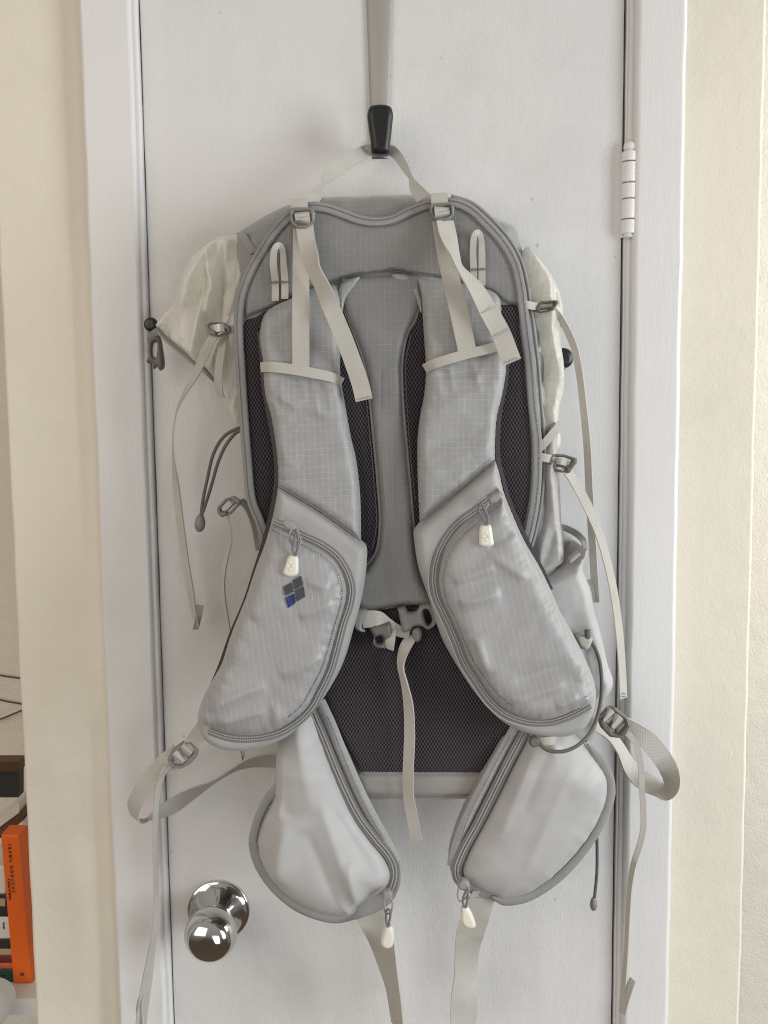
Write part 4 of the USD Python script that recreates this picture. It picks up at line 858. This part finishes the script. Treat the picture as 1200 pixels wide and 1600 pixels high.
t2 = tail([(880, 730, .101, 13), (890, 741, .099, 14), (904, 764, .088, 15), (920, 795, .082, 15), (936, 833, .075, 14), (948, 875, .068, 13), (958, 920, .062, 13), (966, 975, .057, 13), (971, 1030, .053, 13), (974, 1091, .05, 13)], 16, -1)
obj('stitching', merge([stitches([(968, 1084), (979, 1084)], .0515, 2, .6), stitches([(968, 1088), (979, 1088)], .0515, 2, .6)]), 'thread', t2, kind='stuff')

# roll top hardware
kb = obj('roll_top_buckle', lathe(spline1([(0, .0035), (.004, .0034), (.0066, .0022), (.0070, 0)]), P(236, 507, .030), n=24), 'black_plastic', bp, label='dark side release buckle at the left roll top end')
obj('webbing_fold', strip([(250, 514, .044, 8), (242, 520, .042, 11), (236, 528, .04, 12), (238, 536, .038, 11)], step=1.5), 'grey_plastic', kb)
obj('buckle_body', Relief([(236, 530), (242, 522), (249, 525), (254, 545), (256, 575), (250, 579), (246, 573), (240, 577), (239, 569), (230, 567), (230, 561), (235, 556)], .036, .006, 5, holes=[[(240, 537), (245, 535), (246, 552), (244, 559), (239, 556)]], step=1.6).mesh(), 'dark_plastic', kb)
kb2 = obj('roll_top_buckle', lathe(spline1([(0, .008), (.006, .0075), (.0098, .005), (.0102, 0)]), P(879, 560, .03), n=24), 'black_plastic', bp, label='dark end of the roll top buckle at right')
obj('buckle_body', Relief([(875, 560), (884, 556), (884, 574), (879, 580), (873, 576)], .030, .006, 4, step=1.6).mesh(), 'dark_plastic', kb2)

# bungee cord at left with toggle
cd = obj('bungee_cord', merge([tube([(385, 665, .088), (372, 669, .085), (350, 682, .08), (334, 708, .075), (324, 748, .07), (317, 782, .066), (314, 806, .064)], .0017),
                               tube([(385, 672, .09), (372, 674, .087), (354, 694, .085), (341, 722, .08), (331, 756, .074), (321, 788, .068), (314, 808, .064)], .0017)]), 'cord', bp)


def bead(x, y, d, a, b, m='cord', parent=None, name='cord_end', tilt=0.0):
    s = trimesh.creation.icosphere(3, 1.0); k = scale_at(P(x, y, d)); v = np.array(s.vertices); v[:, 2] *= 1.0
    v = v * [1 - .18 * v[:, 2].clip(0) ** 1, 1 - .18 * v[:, 2].clip(0), 1] if False else v
    taper = 1 - .25 * (v[:, 2] + 1) / 2; v = np.c_[v[:, 0] * a * taper, v[:, 1] * a * taper, v[:, 2] * b] * k
    c, s_ = math.cos(tilt), math.sin(tilt); v = np.c_[v[:, 0] * c - v[:, 2] * s_, v[:, 1], v[:, 0] * s_ + v[:, 2] * c]
    return obj(name, (v + P(x, y, d), s.faces), m, parent)


bead(312.5, 817, .063, 9.5, 14.5, 'grey_plastic', cd, 'cord_end', -.12)

# sternum strap
obj('sternum_buckle', Relief([(621, 950), (634, 949), (637, 955), (650, 955), (657, 946), (672, 943.5), (678, 948), (686, 968), (672, 982), (667, 983), (659, 978), (646, 979), (642, 984), (629, 988), (629, 988)], .122, .005, 5, step=2, holes=[[(662, 952), (668, 952), (675, 971), (669, 977), (663, 966)]]).mesh(), 'grey_plastic', bp)
obj('sternum_buckle', Relief([(578, 982), (584, 976), (601, 973), (609, 971), (611, 994), (602, 1000), (602, 1012), (585, 1009), (582, 1002), (584, 994)], .123, .006, 5, step=2, holes=[[(587, 995), (597, 993), (598, 1003), (588, 1004)]]).mesh(), 'dark_plastic', bp)
obj('buckle_tongue', Relief([(644, 983), (653, 979), (658, 984), (658, 997), (653, 1003), (646, 999)], .120, .005, 5, step=1.6).mesh(), 'grey_plastic', bp)
obj('sternum_ring', Relief([(553, 976), (558, 953), (570, 951), (575, 954), (571, 957), (566, 982), (571, 985), (569, 987), (558, 984)], .128, .004, 3.5, step=1.6).mesh(), 'grey_plastic', bp)
obj('sternum_webbing', strip([(566, 968, .124, 27), (580, 967, .126, 27), (592, 967, .127, 24), (604, 972, .124, 16), (614, 980, .121, 17), (626, 987, .119, 17), (640, 990, .118, 14)], step=2), 'webbing', bp)
obj('webbing_turn', strip([(612, 985, .124, 12), (610, 1000, .128, 14), (608, 1014, .126, 13)], 15, step=2), 'webbing', bp)
tail([(646, 994, .119, 8), (636, 1006, .122, 17), (628, 1026, .126, 12), (626, 1042, .128, 9), (632, 1068, .128, 10), (638, 1100, .127, 14), (640, 1150, .126, 16), (638, 1200, .125, 16), (638, 1240, .123, 16), (643, 1270, .121, 17), (651, 1314, .119, 17)], 18, 1)

# --- shoulder strap lower webbing, left
obj('adjuster_webbing', strip([(322, 1132, .12, 24), (310, 1148, .118, 25), (298, 1166, .116, 25), (288, 1180, .114, 25)]), 'webbing', bp)
ladder([(262, 1186), (270, 1170), (286, 1158), (300, 1157), (311, 1168), (309, 1180), (298, 1193), (284, 1200), (270, 1199)], [[(290, 1162), (298, 1162), (305, 1170), (296, 1183), (282, 1171)], [(279, 1173), (294, 1185), (285, 1194), (273, 1194), (267, 1188)]], .114, label='left strap ladder adjuster', H=.004)
for q in ([(296, 1166, .1145, 19), (292, 1171, .1195, 20), (288, 1175, .1145, 20)], [(284, 1178, .1145, 20), (279, 1183, .1195, 20), (275, 1187, .1145, 18)]): obj('webbing_turn', strip(q, step=1.2), 'webbing', bp)
tail([(276, 1176, .110, 22), (258, 1190, .108, 24), (238, 1212, .104, 25), (219, 1240, .098, 25), (209, 1262, .092, 23), (211, 1278, .083, 16), (222, 1281, .074, 10), (240, 1274, .066, 18), (265, 1262, .060, 25), (300, 1240, .055, 21), (338, 1219, .052, 10), (365, 1203, .05, 12), (392, 1192, .05, 20), (420, 1189, .052, 24), (450, 1190, .055, 24)], 26, 1, step=3)
tail([(272, 1196, .112, 18), (258, 1204, .108, 10), (249, 1222, .100, 6), (244, 1260, .092, 4), (243, 1320, .084, 3.5), (244, 1380, .077, 3), (243, 1440, .07, 4), (236, 1490, .064, 8), (230, 1530, .058, 13), (224, 1570, .054, 15), (219, 1612, .05, 14)], 18, -1)
tail([(226, 1549, .052, 4), (220, 1562, .054, 8), (218, 1580, .053, 12), (221, 1602, .051, 10)], 15, 1)
# right
obj('adjuster_webbing', strip([(918, 1098, .118, 24), (935, 1110, .116, 26), (950, 1122, .114, 26)]), 'webbing', bp)
ladder([(932, 1118), (946, 1103), (960, 1104), (978, 1118), (984, 1132), (978, 1146), (966, 1152), (952, 1150), (938, 1136)], [[(938, 1119), (950, 1106), (963, 1114), (951, 1131)], [(954, 1134), (966, 1117), (976, 1124), (977, 1134), (966, 1146), (957, 1143)]], .113, 'dark_plastic', label='right strap ladder adjuster', H=.004)
for q in ([(944, 1113, .1135, 21), (949, 1117, .1185, 22), (954, 1121, .1135, 22)], [(957, 1123, .1135, 22), (962, 1127, .1190, 22), (967, 1131, .1135, 21)]): obj('webbing_turn', strip(q, step=1.2), 'webbing', bp)
tail([(962, 1126, .108, 26), (985, 1138, .106, 28), (1010, 1156, .102, 30), (1034, 1184, .096, 30), (1046, 1206, .088, 26), (1048, 1226, .076, 18), (1040, 1236, .066, 14), (1022, 1229, .058, 22), (1000, 1216, .052, 26), (984, 1198, .048, 22), (968, 1168, .045, 16), (950, 1146, .045, 13), (928, 1132, .048, 14), (905, 1126, .05, 14)], 30, 1, step=3)
tail([(972, 1140, .112, 20), (985, 1150, .112, 20), (995, 1168, .112, 17), (1001, 1195, .110, 11), (1003, 1230, .108, 9), (1005, 1262, .104, 10), (1005, 1295, .10, 13), (999, 1322, .096, 13), (991, 1346, .09, 8), (985, 1380, .085, 5.5), (982, 1420, .08, 4.5), (979, 1480, .075, 4.2), (975, 1535, .07, 5), (973, 1560, .068, 8), (972, 1582, .068, 8)], 9, 1, step=3)
tail([(989, 1530, .071, 5), (983, 1546, .072, 7), (977, 1562, .0715, 9), (972, 1583, .070, 8)], 14, 1)

# --- right bungee cord with lock
cr = obj('bungee_cord', tube([(916, 996, .104), (926, 1006, .106), (936, 1030, .110), (940, 1062, .116), (938, 1100, .128), (926, 1138, .142), (905, 1163, .152), (880, 1174, .155), (856, 1172, .153), (842, 1162, .150), (833, 1154, .148)], .0018), 'cord', bp, label='bungee cord looping round the right strap pocket')
obj('cord_lock', merge([lathe(spline1([(0, .007), (.004, .0068), (.0052, .0035), (.0042, -.003)]), P(834, 1157, .146), n=20)]), 'dark_plastic', cr)
obj('cord_tab', strip([(842, 1158, .148, 12), (852, 1158, .151, 13), (862, 1157, .151, 13), (868, 1157, .148, 13)], step=1.5), 'webbing', cr)
obj('cord_tab', Relief([(898, 993), (910, 991), (926, 997), (926, 997), (921, 1010), (914, 1016), (914, 1016), (904, 1008)], .108, .005, 5, step=1.6).mesh(), 'webbing', cr)
obj('cord_end', tube([(917, 1000, .110), (918, 992, .112), (917.5, 984, .112)], .0028), 'cord', cr)
tail([(870, 1142, .11, 10), (895, 1145, .106, 12), (912, 1160, .10, 10)], 12, 1, 'cord')
c3 = obj('bungee_cord', tube([(932, 1295, .07), (933, 1325, .07), (932.5, 1365, .069), (929, 1402, .068)], .0016), 'cord', bp, label='short cord end hanging below the right hip belt wing')
bead(927.5, 1412, .068, 6.5, 11.5, 'grey_plastic', c3)
obj('thread_end', merge([tube([(376, 1171, .11), (378, 1180, .108), (379, 1188, .107)], .0006), tube([(381, 1171, .11), (381, 1180, .108), (379, 1188, .107)], .0006)]), 'cord', bp)
